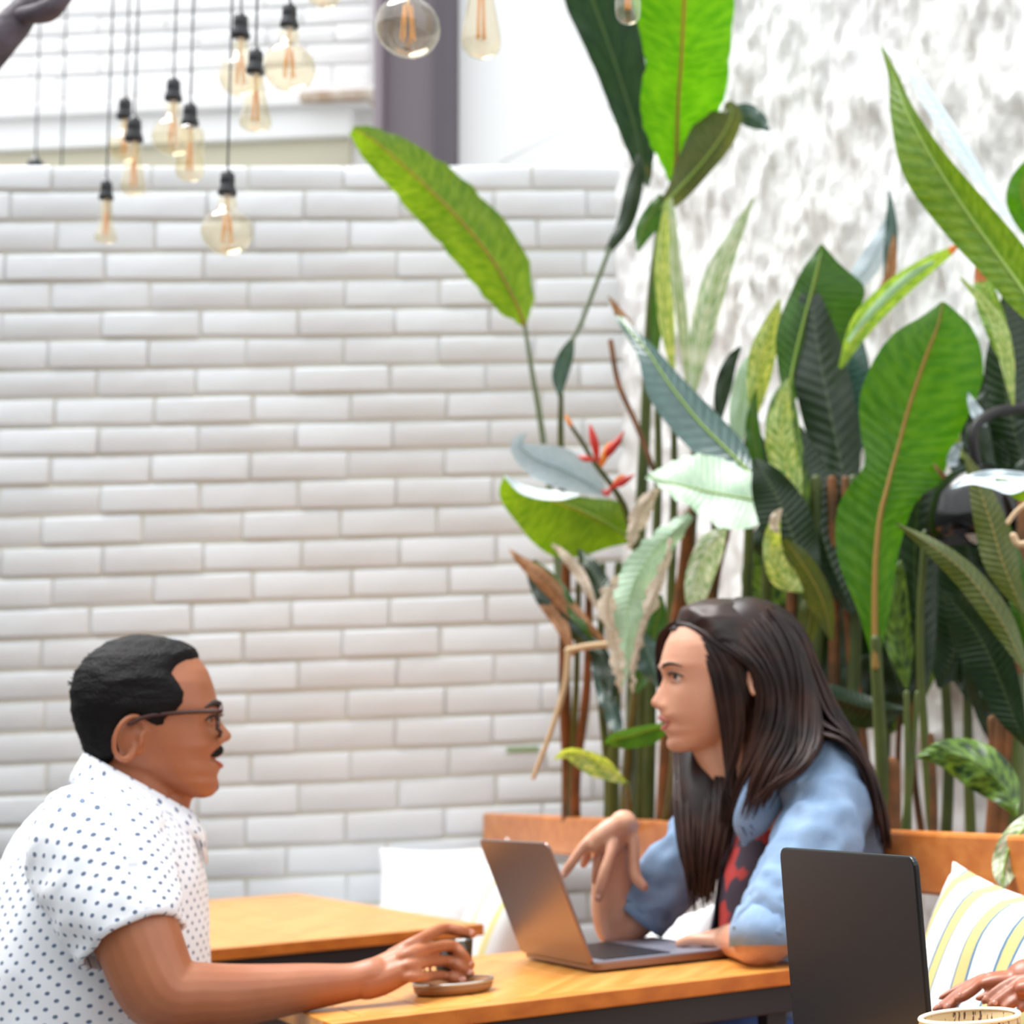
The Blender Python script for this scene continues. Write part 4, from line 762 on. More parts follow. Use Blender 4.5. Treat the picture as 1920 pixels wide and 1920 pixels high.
def headparts(fig, front, nosep, back, W_, eye, yaw, ear, lipz, earout=.008, n=110, m=130, eyedy=.0315, jaw=1.0):
    """front/back: midline outline points in photo pixels, crown to chin; nosep: nose outline; W_: (fraction crown->chin, half width m)"""
    L = lambda P: [((fig.p(x, y)-fig.P)@fig.f, fig.p(x, y)[2]) for x, y in P]
    fr, bk, no = np.array(L(front)), np.array(L(back)), np.array(L(nosep)); z0, z1 = fr[0, 1], fr[-1, 1]
    H = z0-z1; tt_ = np.linspace(0, 1, m); zs = z0-H*(.35*(.5-.5*np.cos(tt_*math.pi))+.65*tt_)
    fi = lambda P, z: np.interp(-z, -P[:, 1], P[:, 0])
    ex, ez = L([eye])[0]; lz = [L([(eye[0], y)])[0][1] for y in lipz]
    V = []; info = []
    def surf(z, th):
        f0, b0 = fi(fr, z), fi(bk, z); c = (f0+b0)/2; a = max((f0-b0)/2, .0005); w_ = np.interp((z0-z)/H, [k[0] for k in W_], [k[1] for k in W_]); ct, st_ = math.cos(th), math.sin(th)
        s = c+a*math.copysign(abs(ct)**.88, ct); y = w_*math.copysign(abs(st_)**.86, st_)*(1-.10*max(ct, 0)**2)
        fwt = max(ct, 0)**.7
        g = lambda yy, zz, sy, sz: math.exp(-((abs(y)-yy)/sy)**2-((z-zz)/sz)**2)
        nb = fi(no, z)-f0 if no[0, 1] > z > no[-1, 1] else 0
        t = (no[0, 1]-z)/(no[0, 1]-no[-1, 1]); sw = .0062+.0075*max(0, min(1, t))**1.6
        s += fwt*(max(nb, 0)*math.exp(-(y/sw)**2)+.0045*g(.0135, no[-2, 1]+.002, .006, .007)-.0105*g(eyedy, ez, .013, .0105)+.0035*g(.026, ez+.019, .02, .006)-.004*g(.015, ez, .007, .008)
            +.0045*g(0, lz[0], .019, .0042)+.0045*g(0, lz[2], .016, .005)-.0035*g(0, lz[1], .022, .0022)-.003*g(.026, lz[1], .005, .006)+.003*g(.042, ez-.028, .016, .014))
        return s, y
    R = yaw
    def place(s, y, z):
        px_, py_ = s-sc0, y; s2 = px_*math.cos(R)-py_*math.sin(R)+sc0; y2 = px_*math.sin(R)+py_*math.cos(R)
        return fig.P*np.array([1, 1, 0])+fig.f*s2-fig.d*y2+Zv*z    # +y: camera side
    sc0 = (fr[:, 0].max()+bk[:, 0].min())/2
    for z in zs:
        for j in range(n): ph_ = 2*math.pi*j/n; s, y = surf(z, ph_-.8*math.sin(ph_)); V.append(place(s, y, z)); info.append((s, y, z))
    V = np.array(V); F = grid_faces(m, n, True)+[tuple(range(n))[::-1], tuple((m-1)*n+j for j in range(n))]
    def at(y, z, out=0):      # point on the face front
        best = min((2*math.pi*k/720 for k in range(-180, 181)), key=lambda th: abs(surf(z, th)[1]-y)); s, yy = surf(z, best); return place(s+out, y, z)
    D = {'V': V, 'F': F, 'info': np.array(info), 'at': at, 'place': place, 'ez': ez, 'lz': lz, 'fwd': nrm(place(1, 0, 0)-place(0, 0, 0)), 'side': nrm(place(0, 1, 0)-place(0, 0, 0)), 'surf': surf, 'n': n, 'm': m, 'H': H, 'z0': z0}
    parts = [(V, F)]
    for sgn in (1, -1):       # ears, both sides
        (exx, ey0, ey1, tilt_) = ear; c = fig.p(exx, (ey0+ey1)/2); s0 = (c-fig.P)@fig.f; zc = c[2]; h = (fig.p(exx, ey0)[2]-fig.p(exx, ey1)[2])/2
        wz = np.interp((z0-zc)/H, [k[0] for k in W_], [k[1] for k in W_]); E = []
        for a, rr_ in ((200, .92), (235, .95), (270, .98), (300, 1.0), (330, 1.0), (0, 1), (35, .98), (70, .95), (100, .9), (125, .7), (150, .45)):   # helix, 0 = back, 90 = down
            t = math.radians(a); b = -.62*h*math.cos(t)*rr_-math.sin(t)*h*tilt_*-1*0; E.append(place(s0+b+tilt_*(-math.sin(t))*h*0+tilt_*h*(-math.sin(t)), sgn*(wz+earout+.006*math.cos(t)), zc-math.sin(t)*h*rr_))
        parts.append(tube(E, [.0024, .0032, .0036, .0036, .0034, .0034, .0034, .0040, .0052, .0048, .003], 8, res=30))
        ax_ = np.array([nrm(D['fwd']), D['side']*sgn, Zv]); parts.append(ell(place(s0+.001, sgn*(wz+earout-.010), zc), h*.60, .0065, h*.88, ax_, 16, 10))
        parts.append(tube([place(s0+h*.42, sgn*(wz+.004), zc+.004), place(s0+h*.40, sgn*(wz+.004), zc-.008)], .0042, 8))
        # lids
        for up_, dz, rr_ in ((1, .0052, .0026), (0, -.0046, .0022)):
            parts.append(tube([at(sgn*(eyedy-.014), ez-.001, .0005), at(sgn*(eyedy-.006), ez+dz*.9, .005), at(sgn*(eyedy+.003), ez+dz, .0045), at(sgn*(eyedy+.015), ez+.0005, .001)], rr_, 8, res=14))
    return D, parts
def face_extras(D, body, brow, lipm, gaze=0, browpx=.016, lash=.0016, browr=.0024, eyeout=0):
    at, ez, lz = D['at'], D['ez'], D['lz']; f, sd_ = D['fwd'], D['side']
    for sgn in (1, -1):
        c = at(sgn*.0315, ez)-f*(.0031-eyeout); ax_ = np.array([sd_, Zv, f]); e = mesh('eye', *ell(c, .0118, .0118, .0118, ax_, 20, 12), M['eye'], body)
        g = nrm(f+sd_*gaze); ax2 = np.array([nrm(np.cross(Zv, g)), Zv, g]); mesh('iris', *ell(c+g*.0066, .0066, .0066, .0058, ax2, 16, 8), M['iris'], e)
        V, F = tube([at(sgn*.0185, ez+.0005, .003), at(sgn*.027, ez+.0058, .0072), at(sgn*.037, ez+.0052, .0060), at(sgn*.0475, ez+.0002, .0025)], [lash*.5, lash, lash, lash*.7], 6, res=14); mesh('eyelashes', V, F, M['brow'], body)
        V, F = tube([at(sgn*.014, ez+browpx-.001, .001), at(sgn*.024, ez+browpx+.003, .0012), at(sgn*.036, ez+browpx+.0045, .0008), at(sgn*.050, ez+browpx-.001, .0005)], [browr*.8, browr*1.15, browr, browr*.3], 8, flat=(f, .6), res=16); mesh('eyebrow', V, F, M[brow], body)
    for k, (z, r, w_) in enumerate(((lz[0]-.0012, .0030, .021), (lz[2]+.0006, .0036, .019))):
        zc = lz[1]; P = [at(-w_, zc, .0), at(-w_*.5, (z*2+zc)/3, .0012), at(0, z, .0008), at(w_*.5, (z*2+zc)/3, .0012), at(w_, zc, .0)]
        mesh('lip', *tube(P, [r*.3, r*.85, r, r*.85, r*.3], 8, flat=(f, .7), res=18), M[lipm], body)
    V, F = tube([at(-.019, lz[1], .0012), at(0, lz[1], .0018), at(.019, lz[1], .0012)], [.0006, .0012, .0006], 6, res=10); mesh('mouth_line', V, F, M['brow'], body)
def inpoly(x, y, P):
    c = False; n = len(P)
    for i in range(n):
        (x1, y1), (x2, y2) = P[i], P[(i+1) % n]
        if (y1 > y) != (y2 > y) and x < (x2-x1)*(y-y1)/(y2-y1)+x1: c = not c
    return c
def pdist(x, y, P):
    b = 1e9; n = len(P)
    for i in range(n):
        (x1, y1), (x2, y2) = P[i], P[(i+1) % n]; dx, dy = x2-x1, y2-y1; t = max(0, min(1, ((x-x1)*dx+(y-y1)*dy)/(dx*dx+dy*dy+1e-9))); b = min(b, math.hypot(x-x1-t*dx, y-y1-t*dy))
    return b
def hairshell(fig, D, poly, th, mt, body, soft=14, noise_=.0015, name='hair', sc_=90):
    """hair grows out of the scalp inside the hairline drawn on the side view, sinks under the skin outside it"""
    V = []; c = D['V'].mean(0); n = D['n']; Pn = []
    for i, (v, (s, y, z)) in enumerate(zip(D['V'], D['info'])):
        P0 = fig.P*np.array([1, 1, 0])+fig.f*s+Zv*z; x_, y_ = proj(P0)[0]; dd = pdist(x_, y_, poly)*(1 if inpoly(x_, y_, poly) else -1); k = max(-1, min(1, dd/soft))
        o = th*k if k > 0 else .008*k
        nn = nrm((v-c)*np.array([1, 1, .9])); V.append(v+nn*(o+(noise_*mnoise.noise(Vector(v*sc_))+noise_*mnoise.noise(Vector(v*sc_*2.5))*.6)*(k > 0)))
    o = mesh(name, V, D['F'], mt, body); return o
FNG = ('index', 'middle')
# ------------------------------------------------------------------ the man
mf = Fig(270, 1340, 2.50, 1)
man = thing('person', 'man in white dotted short-sleeved shirt with dark-rimmed glasses, leaning on the table and facing right', 'person')
front = [(262, 1199), (310, 1206), (345, 1216), (372, 1232), (390, 1258), (400, 1285), (407, 1312), (411, 1328), (409, 1345), (408, 1365), (408, 1388), (411, 1400), (407, 1412), (405, 1424), (407, 1434), (410, 1446), (407, 1456), (411, 1468), (408, 1482), (398, 1492), (385, 1496)]
back = [(258, 1199), (210, 1212), (175, 1235), (152, 1265), (143, 1300), (146, 1335), (158, 1375), (172, 1410), (195, 1440), (235, 1465), (290, 1484), (330, 1492), (375, 1496)]
nose = [(410, 1335), (411, 1345), (418, 1358), (428, 1369), (435, 1377), (433, 1386), (420, 1393), (409, 1399)]
Wm = [(0, .004), (.05, .034), (.14, .057), (.28, .073), (.42, .0775), (.55, .0745), (.68, .070), (.80, .062), (.9, .050), (.97, .034), (1, .018)]
D, hp = headparts(mf, front, nose, back, Wm, (385, 1352), math.radians(1), (247, 1346, 1428, .16), (1412, 1424, 1438))
hit = lambda f_, x, y, z: f_.off(pz(x, y, z))
ow = hit(mf, 690, 1842, .780); oh = hit(mf, 830, 1850, .77); print('man wrist off', ow, oh)
q = mf.q; parts = list(hp)
parts.append(tube(q([(262, 1380, .0), (258, 1450, .0), (240, 1530, .0), (215, 1620, 0)]), [.052, .056, .066, .09], 20, res=14))
parts.append(tube(q([(330, 1455, 0), (300, 1500, 0), (285, 1540, 0)]), [.030, .040, .045], 16, res=8))
tors = [(1500, 120, 300, .11), (1560, 60, 340, .17), (1640, 20, 355, .185), (1760, -20, 360, .18), (1920, -45, 365, .17), (2080, -50, 360, .17), (2240, -40, 350, .17)]
V, F, _ = rings([(mf.p((a+b)/2, y, 0), (b-a)/2/1510*.94, w_) for y, a, b, w_ in tors], mf.r, mf.d, 40, 5); parts.append((V, F))
arm = [(190, 1575, -.165), (225, 1670, -.21), (262, 1770, -.24), (305, 1862, -.255), (365, 1868, -.25), (450, 1866, -.235), (570, 1852, ow*.6-.23*.4), (655, 1842, ow*.9-.023), (700, 1832, ow)]
parts.append(tube(q(arm), [.058, .053, .048, .045, .042, .039, .031, .0245, .025], 20, res=46))
parts.append(tube(q([(190, 1590, .165), (240, 1740, .22), (330, 1900, .24), (480, 1990, .18)]), [.055, .047, .040, .030], 16, res=24))     # left arm down in the lap
parts.append(tube(q([(480, 1990, .18), (540, 2000, .15)]), [.028, .026], 12))
# right hand: palm then five fingers closed round the glass
k = 2.5/FPX
pal = [(690, 1836, 0), (715, 1828, 0), (742, 1815, 0), (764, 1806, 0), (776, 1802, 0)]
for o_, dy in ((-.010, 10), (.004, -4), (.016, -16)):
    parts.append(tube(q([(x, y+dy*(.5+.5*i/4)+(5 if o_ < 0 else 0), ow+o_*(.6+.4*i/4)) for i, (x, y, _) in enumerate(pal)]), [.020, .0195, .018, .0155, .011], 14, res=14))
gx, gy = proj(GC+Zv*.05)[0]; print('glass at', gx, gy, 'off', mf.off(GC))
og = mf.off(GC)
fing = [([(735, 1790, ow+.02), (785, 1762, ow+.022), (828, 1742, og-.012), (860, 1745, og-.004), (886, 1751, og+.012)], .0079),
        ([(740, 1803, ow), (778, 1785, ow-.002), (842, 1773, og-.032), (866, 1790, og-.030), (882, 1810, og-.012)], .0080),
        ([(742, 1818, ow-.008), (778, 1808, ow-.012), (832, 1801, og-.036), (860, 1812, og-.034), (882, 1827, og-.018)], .0075),
        ([(745, 1832, ow-.014), (785, 1832, ow-.018), (826, 1829, og-.038), (850, 1834, og-.038), (869, 1840, og-.03)], .0068),
        ([(705, 1815, ow+.024), (750, 1800, ow+.045), (800, 1795, og+.040), (838, 1798, og+.036)], .0098)]
for P, r in fing: parts.append(tube(q(P), [r*1.15]+[r]*(len(P)-2)+[r*.82], 12, res=26))
# legs under the table
for s in (-.1, .1): parts.append(tube(q([(120, 2150, s), (420, 2130, s*1.3)]), [.07, .055], 12))
body = fuse('body', parts, .0024, M['skin_man'], man, 3, .4)
face_extras(D, body, 'brow', 'lip_man', 0, .0185, .0020, .0046, -.0022)
hp_m = [(380, 1233), (366, 1236), (345, 1243), (330, 1252), (322, 1266), (334, 1284), (345, 1302), (342, 1322), (328, 1340), (311, 1348), (308, 1362), (292, 1364), (274, 1352), (258, 1344), (240, 1346), (228, 1360), (224, 1385), (227, 1408), (212, 1428), (198, 1442), (184, 1450), (168, 1440), (100, 1400), (60, 1200), (260, 1100), (390, 1170)]
hairshell(mf, D, hp_m, .0085, M['hair_black'], body, 9, .0018)
tf = []
for k in range(26):
    a = rr.uniform(0, 1); p0 = mf.p(148+a*40, 1290-a*55, rr.uniform(-.03, .03)); tf.append(tube([p0, p0+np.array([-.010, 0, .004])*1+mf.r*-.006+Zv*rr.uniform(-.004, .006)], [.0016, .0006], 5))
mesh('cowlick', *join(tf), M['hair_black'], body)
at, lz = D['at'], D['lz']
P = [at(y, lz[0]+.0060-abs(y)*.34, .0015) for y in np.linspace(-.030, .030, 9)]; mesh('moustache', *tube(P, [.0025, .0048, .0056, .0054, .0042, .0054, .0056, .0048, .0025], 8, flat=(D['fwd'], .7), res=24), M['hair_black'], body)
zc = D['z0']-D['H']*.93; P = [at(y, zc, -.002) for y in np.linspace(-.014, .014, 5)]; mesh('goatee', *tube(P, [.003, .006, .007, .006, .003], 8, flat=(D['fwd'], .35), res=16), M['hair_black'], body)
for (x, y, o_) in ((882, 1750, og+.004), (879, 1807, og-.021), (879, 1824, og-.026), (866, 1838, og-.037)):
    c = mf.p(x, y-2, o_-.004); mesh('fingernail', *ell(c, .0055, .0022, .0042, np.array([mf.r, mf.d, Zv]), 12, 6), M['nail'], body)
# glasses
gl = thing('eyeglasses', 'dark tortoiseshell glasses worn by the man', 'glasses'); pl = D['place']; ez = D['ez']
sE = (mf.p(411, 1352)-mf.P)@mf.f+.001
for sgn in (1, -1):
    ring = [pl(sE-.004*(abs(math.cos(a)) > .8), sgn*.031+.0245*math.copysign(abs(math.cos(a))**.7, math.cos(a)), ez-.002+.0205*math.copysign(abs(math.sin(a))**.8, math.sin(a))) for a in np.linspace(0, 2*math.pi, 28)]
    mesh('rim', *tube(ring, .0027, 6, caps=False), M['tortoise'], gl)
    mesh('lens', [r_ for r_ in ring[:-1]], [tuple(range(27))], M.setdefault('lens', gmat('clear_lens', (.94, .95, .96, 1))), gl, False)
    ce = (mf.p(262, 1344)-mf.P)@mf.f; V, F = tube([pl(sE, sgn*.056, ez+.011), pl(sE-.012, sgn*.066, ez+.011), pl(sE-.05, sgn*.079, ez+.010), pl(ce+.01, sgn*.083, ez+.006), pl(ce-.01, sgn*.083, ez-.004)], .0030, 6, flat=(D['side'], .6), res=20); mesh('temple', V, F, M['tortoise'], gl)
mesh('bridge', *tube([pl(sE, -.007, ez+.006), pl(sE+.003, 0, ez+.008), pl(sE, .007, ez+.006)], .0018, 6), M['tortoise'], gl)
# shirt
S_ = [(1462, 158, 215, .055), (1485, 116, 262, .12), (1520, 78, 305, .178), (1565, 42, 345, .205), (1630, 8, 368, .215), (1710, -22, 376, .212), (1800, -48, 380, .202), (1920, -66, 384, .195), (2060, -74, 378, .195), (2200, -70, 370, .2)]
V, F, uv = rings([(mf.p((a+b)/2, y, 0), (b-a)/2/1510, w_) for y, a, b, w_ in S_], mf.r, mf.d, 72, 8, 2.15, None, .0055, 9, 3.3, False, (1, 1, .7))
SV, SF, SU = sleeve(q([(172, 1545, -.13), (182, 1590, -.165), (214, 1680, -.205), (252, 1766, -.238)]), [.070, .078, .071, .0585], 40, 10, .006, 17, 5)
SV2, SF2, SU2 = sleeve(q([(172, 1545, .13), (182, 1600, .165), (212, 1690, .205), (255, 1790, .225)]), [.070, .076, .070, .060], 32, 8, .005, 17, 9)
VV, FF = join([(V, F), (SV, SF), (SV2, SF2)]); so = mesh('shirt', VV, FF, M['shirt'], body, True, uv+SU+SU2)
sm = so.modifiers.new('t', 'SOLIDIFY'); sm.thickness = .0015
# collar
cb = []; ncol = 40
for lay, (ro, dz) in enumerate(((.0, .022), (.006, .030), (.018, .004), (.022, -.010))):
    for j in range(ncol):
        a = 2*math.pi*(j/(ncol-1)-.5)*.93+math.pi   # gap in front
        fx = -math.cos(a-math.pi) if 0 else math.cos(a)
        x_ = 262+96*math.cos(a)*-1*-1; y_ = 1512+58*math.cos(a); sp_ = (.066+ro)*math.sin(a)
        pt = mf.p(x_, y_, 0)+mf.r*(ro*math.cos(a))-mf.d*sp_*-1+Zv*(dz-(.028 if lay == 3 and j in (0, 1, ncol-1, ncol-2) else 0)); cb.append(pt)
co = mesh('collar', cb, grid_faces(4, ncol), M['shirt'], body, True, [((j % ncol)*.011, (j//ncol)*.02) for j in range(4*ncol)]); co.modifiers.new('t', 'SOLIDIFY').thickness = .002
pk = [mf.p(x, y, 0)+mf.r*.004 for x, y in ((352, 1572), (366, 1620), (374, 1700), (379, 1790), (382, 1900))]; mesh('placket', *tube(pk, .016, 10, flat=(mf.r, .25), res=20), M['shirt'], body)
for y in (1600, 1690, 1780): mesh('button', *ell(mf.p(np.interp(y, [1572, 1620, 1700, 1790, 1900], [352, 366, 374, 379, 382]), y, -.004)+mf.r*.009, .0025, .005, .005, np.array([mf.r, mf.d, Zv]), 12, 6), M['button'], body)
for s in (-.1, .1): mesh('trouser_leg', *tube(q([(90, 2170, s), (250, 2165, s), (440, 2140, s*1.3)]), [.10, .092, .072], 16, res=20), M['khaki'], body)
for s in (-.1, .1):
    kn = mf.p(440, 2140, s*1.3); ft = kn.copy(); ft[2] = .1; mesh('trouser_leg', *tube([kn, ft-mf.r*.03], [.068, .045], 14, res=14), M['khaki'], body)
    mesh('shoe', *tube([ft*np.array([1, 1, 0])+Zv*.045-mf.r*.06, ft*np.array([1, 1, 0])+Zv*.04+mf.r*.14], [.04, .035], 12), M['black'], body)
# stool for the man
st_ = thing('wooden_stool', 'wooden stool under the man, below the frame', 'stool'); bs = mf.p(100, 2200, 0); zt = bs[2]-.11; bs[2] = 0
box('seat', bs+Zv*(zt-.015), (.2, .2, .015), M['bench'], st_, (mf.r, mf.d, Zv), .01)
for a in (-1, 1):
    for b in (-1, 1): box('leg', bs+mf.r*a*.16+mf.d*b*.16+Zv*((zt-.03)/2), (.018, .018, (zt-.03)/2), M['bench'], st_, (mf.r, mf.d, Zv), .004)
# ------------------------------------------------------------------ the woman
wf_ = Fig(1330, 1280, 2.87, -1); wt = Fig(1330, 1280, 2.87, -1); wt.P = C0*np.array([1, 1, 0])+B*.27; wt.d = B; wt.r = A; wt.f = -A
wom = thing('person', 'woman with long dark brown hair in open pale blue denim shirt, gesturing over her laptop', 'person')
q = wf_.q; qt = wt.q
def tring(rows, k=1.0, dw=0):
    out = []
    for y, a, b, w_ in rows:
        c = wt.p((a+b)/2, y, 0); e = (b-a)/2*((c-CAM)@FW)/FPX; out.append((c, math.sqrt(max(e*e-(.42*w_)**2, .055**2))/.89*k, w_*k+dw))
    return out
front = [(1365, 1138), (1320, 1143), (1285, 1158), (1262, 1180), (1248, 1205), (1240, 1232), (1237, 1252), (1241, 1268), (1245, 1285), (1243, 1310), (1240, 1330), (1238, 1340), (1242, 1352), (1247, 1361), (1246, 1372), (1252, 1383), (1248, 1393), (1250, 1402), (1258, 1409), (1270, 1411)]
back = [(1370, 1138), (1420, 1150), (1455, 1180), (1474, 1215), (1478, 1250), (1468, 1290), (1448, 1325), (1425, 1355), (1395, 1380), (1350, 1398), (1300, 1408), (1278, 1411)]
nose = [(1241, 1262), (1241, 1275), (1233, 1292), (1223, 1308), (1217, 1317), (1220, 1325), (1232, 1330), (1239, 1335)]
Ww = [(0, .004), (.05, .034), (.14, .056), (.28, .070), (.42, .0735), (.55, .0700), (.68, .0640), (.80, .054), (.9, .040), (.97, .026), (1, .014)]
D, hp = headparts(wf_, front, nose, back, Ww, (1266, 1272), math.radians(12), (1397, 1243, 1308, -.12), (1343, 1354, 1366), earout=.021)
parts = list(hp)
parts.append(tube(q([(1375, 1330, 0), (1388, 1390, 0), (1408, 1440, 0), (1440, 1492, 0)]), [.045, .046, .047, .055], 18, res=14))
parts.append(tube(q([(1318, 1385, 0), (1345, 1420, 0), (1385, 1480, 0)]), [.024, .032, .04], 14, res=8))
tw = [(1460, 1450, 1570, .08), (1510, 1425, 1610, .13), (1570, 1402, 1622, .148), (1660, 1370, 1630, .145), (1780, 1372, 1632, .135), (1900, 1400, 1645, .135), (2020, 1420, 1665, .15), (2080, 1420, 1660, .14)]
V, F, _ = rings(tring(tw, .96), wt.r, wt.d, 36, 5); parts.append((V, F))
# near (left) arm: elbow out of sight behind the dark laptop, hand resting on the table
def onT(x, yb, r): P = pz(x, yb, .7515); return P+Zv*r
hw = [onT(1442, 1808, .036), onT(1398, 1799, .028), onT(1366, 1791, .0235)]
dh = nrm(hw[2]-hw[0]); dh = nrm(dh*np.array([1, 1, 0])); dl = np.array([-dh[1], dh[0], 0]); dl = dl if dl@A < 0 else -dl; print('forearm', np.linalg.norm(hw[2]-hw[0]))
sh_n = [wt.p(1545, 1455, -.14), wt.p(1532, 1560, -.19), wt.p(1490, 1670, -.23)]
parts.append(tube(sh_n+hw, [.048, .045, .040, .037, .030, .0235], 16, res=44))
for db, r in ((-.016, .017), (.0, .019), (.016, .017)): parts.append(tube([hw[2]+dl*db*.6, hw[2]+dh*.04+dl*db-Zv*.003, hw[2]+dh*.07+dl*db*1.2-Zv*.008], [r, r*.95, r*.75], 12, res=12))
kb = hw[2]+dh*.066-Zv*.006
for i, L_ in enumerate((.040, .048, .045, .034)):
    k0 = kb+dl*(-.025+i*.0165); parts.append(tube([k0-dh*.012, k0+dh*.012+Zv*.003, k0+dh*(.012+L_*.45)-Zv*.002, k0+dh*(.005+L_*.72)-Zv*.009], [.0085, .0085, .0075, .0062], 10, res=18))
parts.append(tube([hw[2]+dl*.020, hw[2]+dh*.03+dl*.045+Zv*.002, hw[2]+dh*.055+dl*.058-Zv*.004], [.011, .0095, .0075], 10, res=12))
# far (right) arm: elbow on the table, hand up and bent over
ef = onT(1158, 1778, .037); oe = wf_.off(ef); print('far elbow off', oe, wt.off(ef))
parts.append(tube([wt.p(1400, 1490, .14), wf_.p(1310, 1585, oe+.0), wf_.p(1235, 1675, oe+.01), wf_.p(1175, 1732, oe+.005), ef, wf_.p(1149, 1690, oe-.01), wf_.p(1150, 1620, oe-.02), wf_.p(1160, 1565, oe-.03), wf_.p(1168, 1545, oe-.035)], [.048, .044, .039, .036, .035, .034, .030, .024, .023], 16, res=60))
oh_ = oe-.05
for dx, dy, o_, r in ((14, 2, .006, .017), (4, -1, -.006, .018), (-6, 0, -.012, .018), (-14, 4, -.008, .015)):
    parts.append(tube(q([(1174+dx*.5, 1547+dy, oh_+.014+o_), (1158+dx, 1552+dy, oh_+o_), (1138+dx*1.4, 1568+dy, oh_-.008+o_), (1126+dx*1.9, 1584+dy, oh_-.010+o_)]), [r*.9, r*1.05, r, r*.75], 14, res=16))
fw = [([(1112, 1572, -.020), (1096, 1584, -.024), (1083, 1602, -.026), (1068, 1624, -.026), (1056, 1642, -.024)], .0080),
      ([(1148, 1582, -.028), (1144, 1604, -.040), (1134, 1634, -.046), (1127, 1662, -.044), (1122, 1684, -.038)], .0092),
      ([(1128, 1580, -.012), (1124, 1602, -.010), (1120, 1628, -.006), (1116, 1652, .004)], .0085),
      ([(1104, 1576, -.010), (1102, 1594, -.004), (1098, 1612, .006), (1094, 1622, .014)], .0074),
      ([(1178, 1550, .010), (1188, 1585, -.004), (1189, 1620, -.012), (1193, 1645, -.018), (1208, 1663, -.022)], .0094)]
for P, r in fw: parts.append(tube(q([(x, y, oh_+o) for x, y, o in P]), [r*1.2]+[r]*(len(P)-2)+[r*.78], 12, res=24))
body = fuse('body', parts, .0027, M['skin_woman'], wom, 4, .45)
for (x, y, o_) in ((1057, 1640, -.032), (1122, 1681, -.047), (1206, 1660, -.030)):
    mesh('fingernail', *ell(wf_.p(x, y, oh_+o_), .0034, .0020, .0046, np.array([wf_.r, wf_.d, Zv]), 12, 6), M['nail'], body)
face_extras(D, body, 'brow', 'lip', .5, .0165, .0021, .0024)
# clothes
M['tee'] = mat('red_and_dark_print', srgb(178, 52, 48), .85, col2=srgb(58, 44, 58), scale=16, lo=.47, hi=.50, detail=1)
tt = [(1478, 1412, 1540, .085), (1505, 1398, 1600, .13), (1535, 1388, 1628, .155), (1580, 1378, 1633, .165), (1660, 1358, 1640, .158), (1780, 1358, 1642, .148), (1900, 1385, 1650, .146), (1990, 1400, 1665, .155)]
V, F, uv = rings(tring(tt, .985), wt.r, wt.d, 48, 6, 2.1, None, .003, 18, 2, False); mesh('tee_shirt', V, F, M['tee'], body)
sh = [(1400, 1495, 1570, .05), (1418, 1460, 1586, .09), (1452, 1425, 1602, .135), (1510, 1396, 1626, .168), (1580, 1376, 1636, .174), (1660, 1354, 1646, .170), (1740, 1345, 1658, .166), (1820, 1352, 1660, .160), (1920, 1376, 1668, .162), (2040, 1390, 1690, .17)]
def opn(t, a): return t > .12 and 180-34 < a % 360 < 180+(32 if t > .4 else 24)   # r axis points to her back
V, F, uv = rings(tring(sh), wt.r, wt.d, 84, 8, 2.15, opn, .008, 11, 7, False, (1.2, 1.2, .6))
SL = sleeve([wt.p(1532, 1440, -.09), wt.p(1548, 1478, -.14), sh_n[1]+A*.008, sh_n[2], sh_n[2]*.4+hw[0]*.6, hw[0]*1.0-Zv*.006+A*.004], [.055, .066, .063, .058, .057, .054], 48, 12, .010, 15, 4)
SR = sleeve([wt.p(1410, 1470, .11), wf_.p(1360, 1530, oe), wf_.p(1300, 1596, oe), wf_.p(1236, 1672, oe+.01), wf_.p(1200, 1712, oe+.006)], [.056, .057, .055, .049, .047], 44, 10, .008, 17, 12)
VV, FF = join([(V, F), SL[:2], SR[:2]]); so = mesh('denim_shirt', VV, FF, M['denim'], body, True, uv+SL[2]+SR[2]); so.modifiers.new('t', 'SOLIDIFY').thickness = .002
# rolled cuffs, collar, pocket seams, buttons
for P, r in ((np.array([sh_n[2]*.22+hw[0]*.78, sh_n[2]*.11+hw[0]*.89, hw[0]-Zv*.010+A*.004]), .0585), (np.array([wf_.p(1210, 1702, oe+.006), wf_.p(1195, 1719, oe+.006)]), .049)):
    V, F = tube(P, [r]*len(P), 36, caps=False); V = crease(V, [P.mean(0)]*len(V), .004, 30, 3); o = mesh('cuff', V, F[:-2], M['denim'], body); o.modifiers.new('t', 'SOLIDIFY').thickness = .006
for sg in (-1, 1):
    c0 = [(1530, 1408, sg*.055), (1485, 1420, sg*.095), (1450, 1450, sg*.125), (1428, 1500, sg*.135), (1405, 1550, sg*.125), (1396, 1580, sg*.12)]
    mesh('collar', *tube(qt(c0), [.016, .026, .032, .036, .028, .006], 14, flat=(B, .35), res=24), M['denim'], body)
hipz = 2035
for s in (-.09, .09):
    mesh('jeans_leg', *tube(qt([(1600, hipz, s), (1480, hipz-15, s), (1220, 1985, s*1.2)]), [.105, .095, .072], 16, res=20), M['denim_jeans'], body)
    kn = wt.p(1220, 1985, s*1.2); ft = kn.copy(); ft[2] = .1; mesh('jeans_leg', *tube([kn, ft+wf_.r*.05], [.068, .045], 14, res=14), M['denim_jeans'], body)
    mesh('shoe', *tube([ft*np.array([1, 1, 0])+Zv*.045+wf_.r*.1, ft*np.array([1, 1, 0])+Zv*.04-wf_.r*.1], [.038, .034], 12), M['white_cloth'], body)
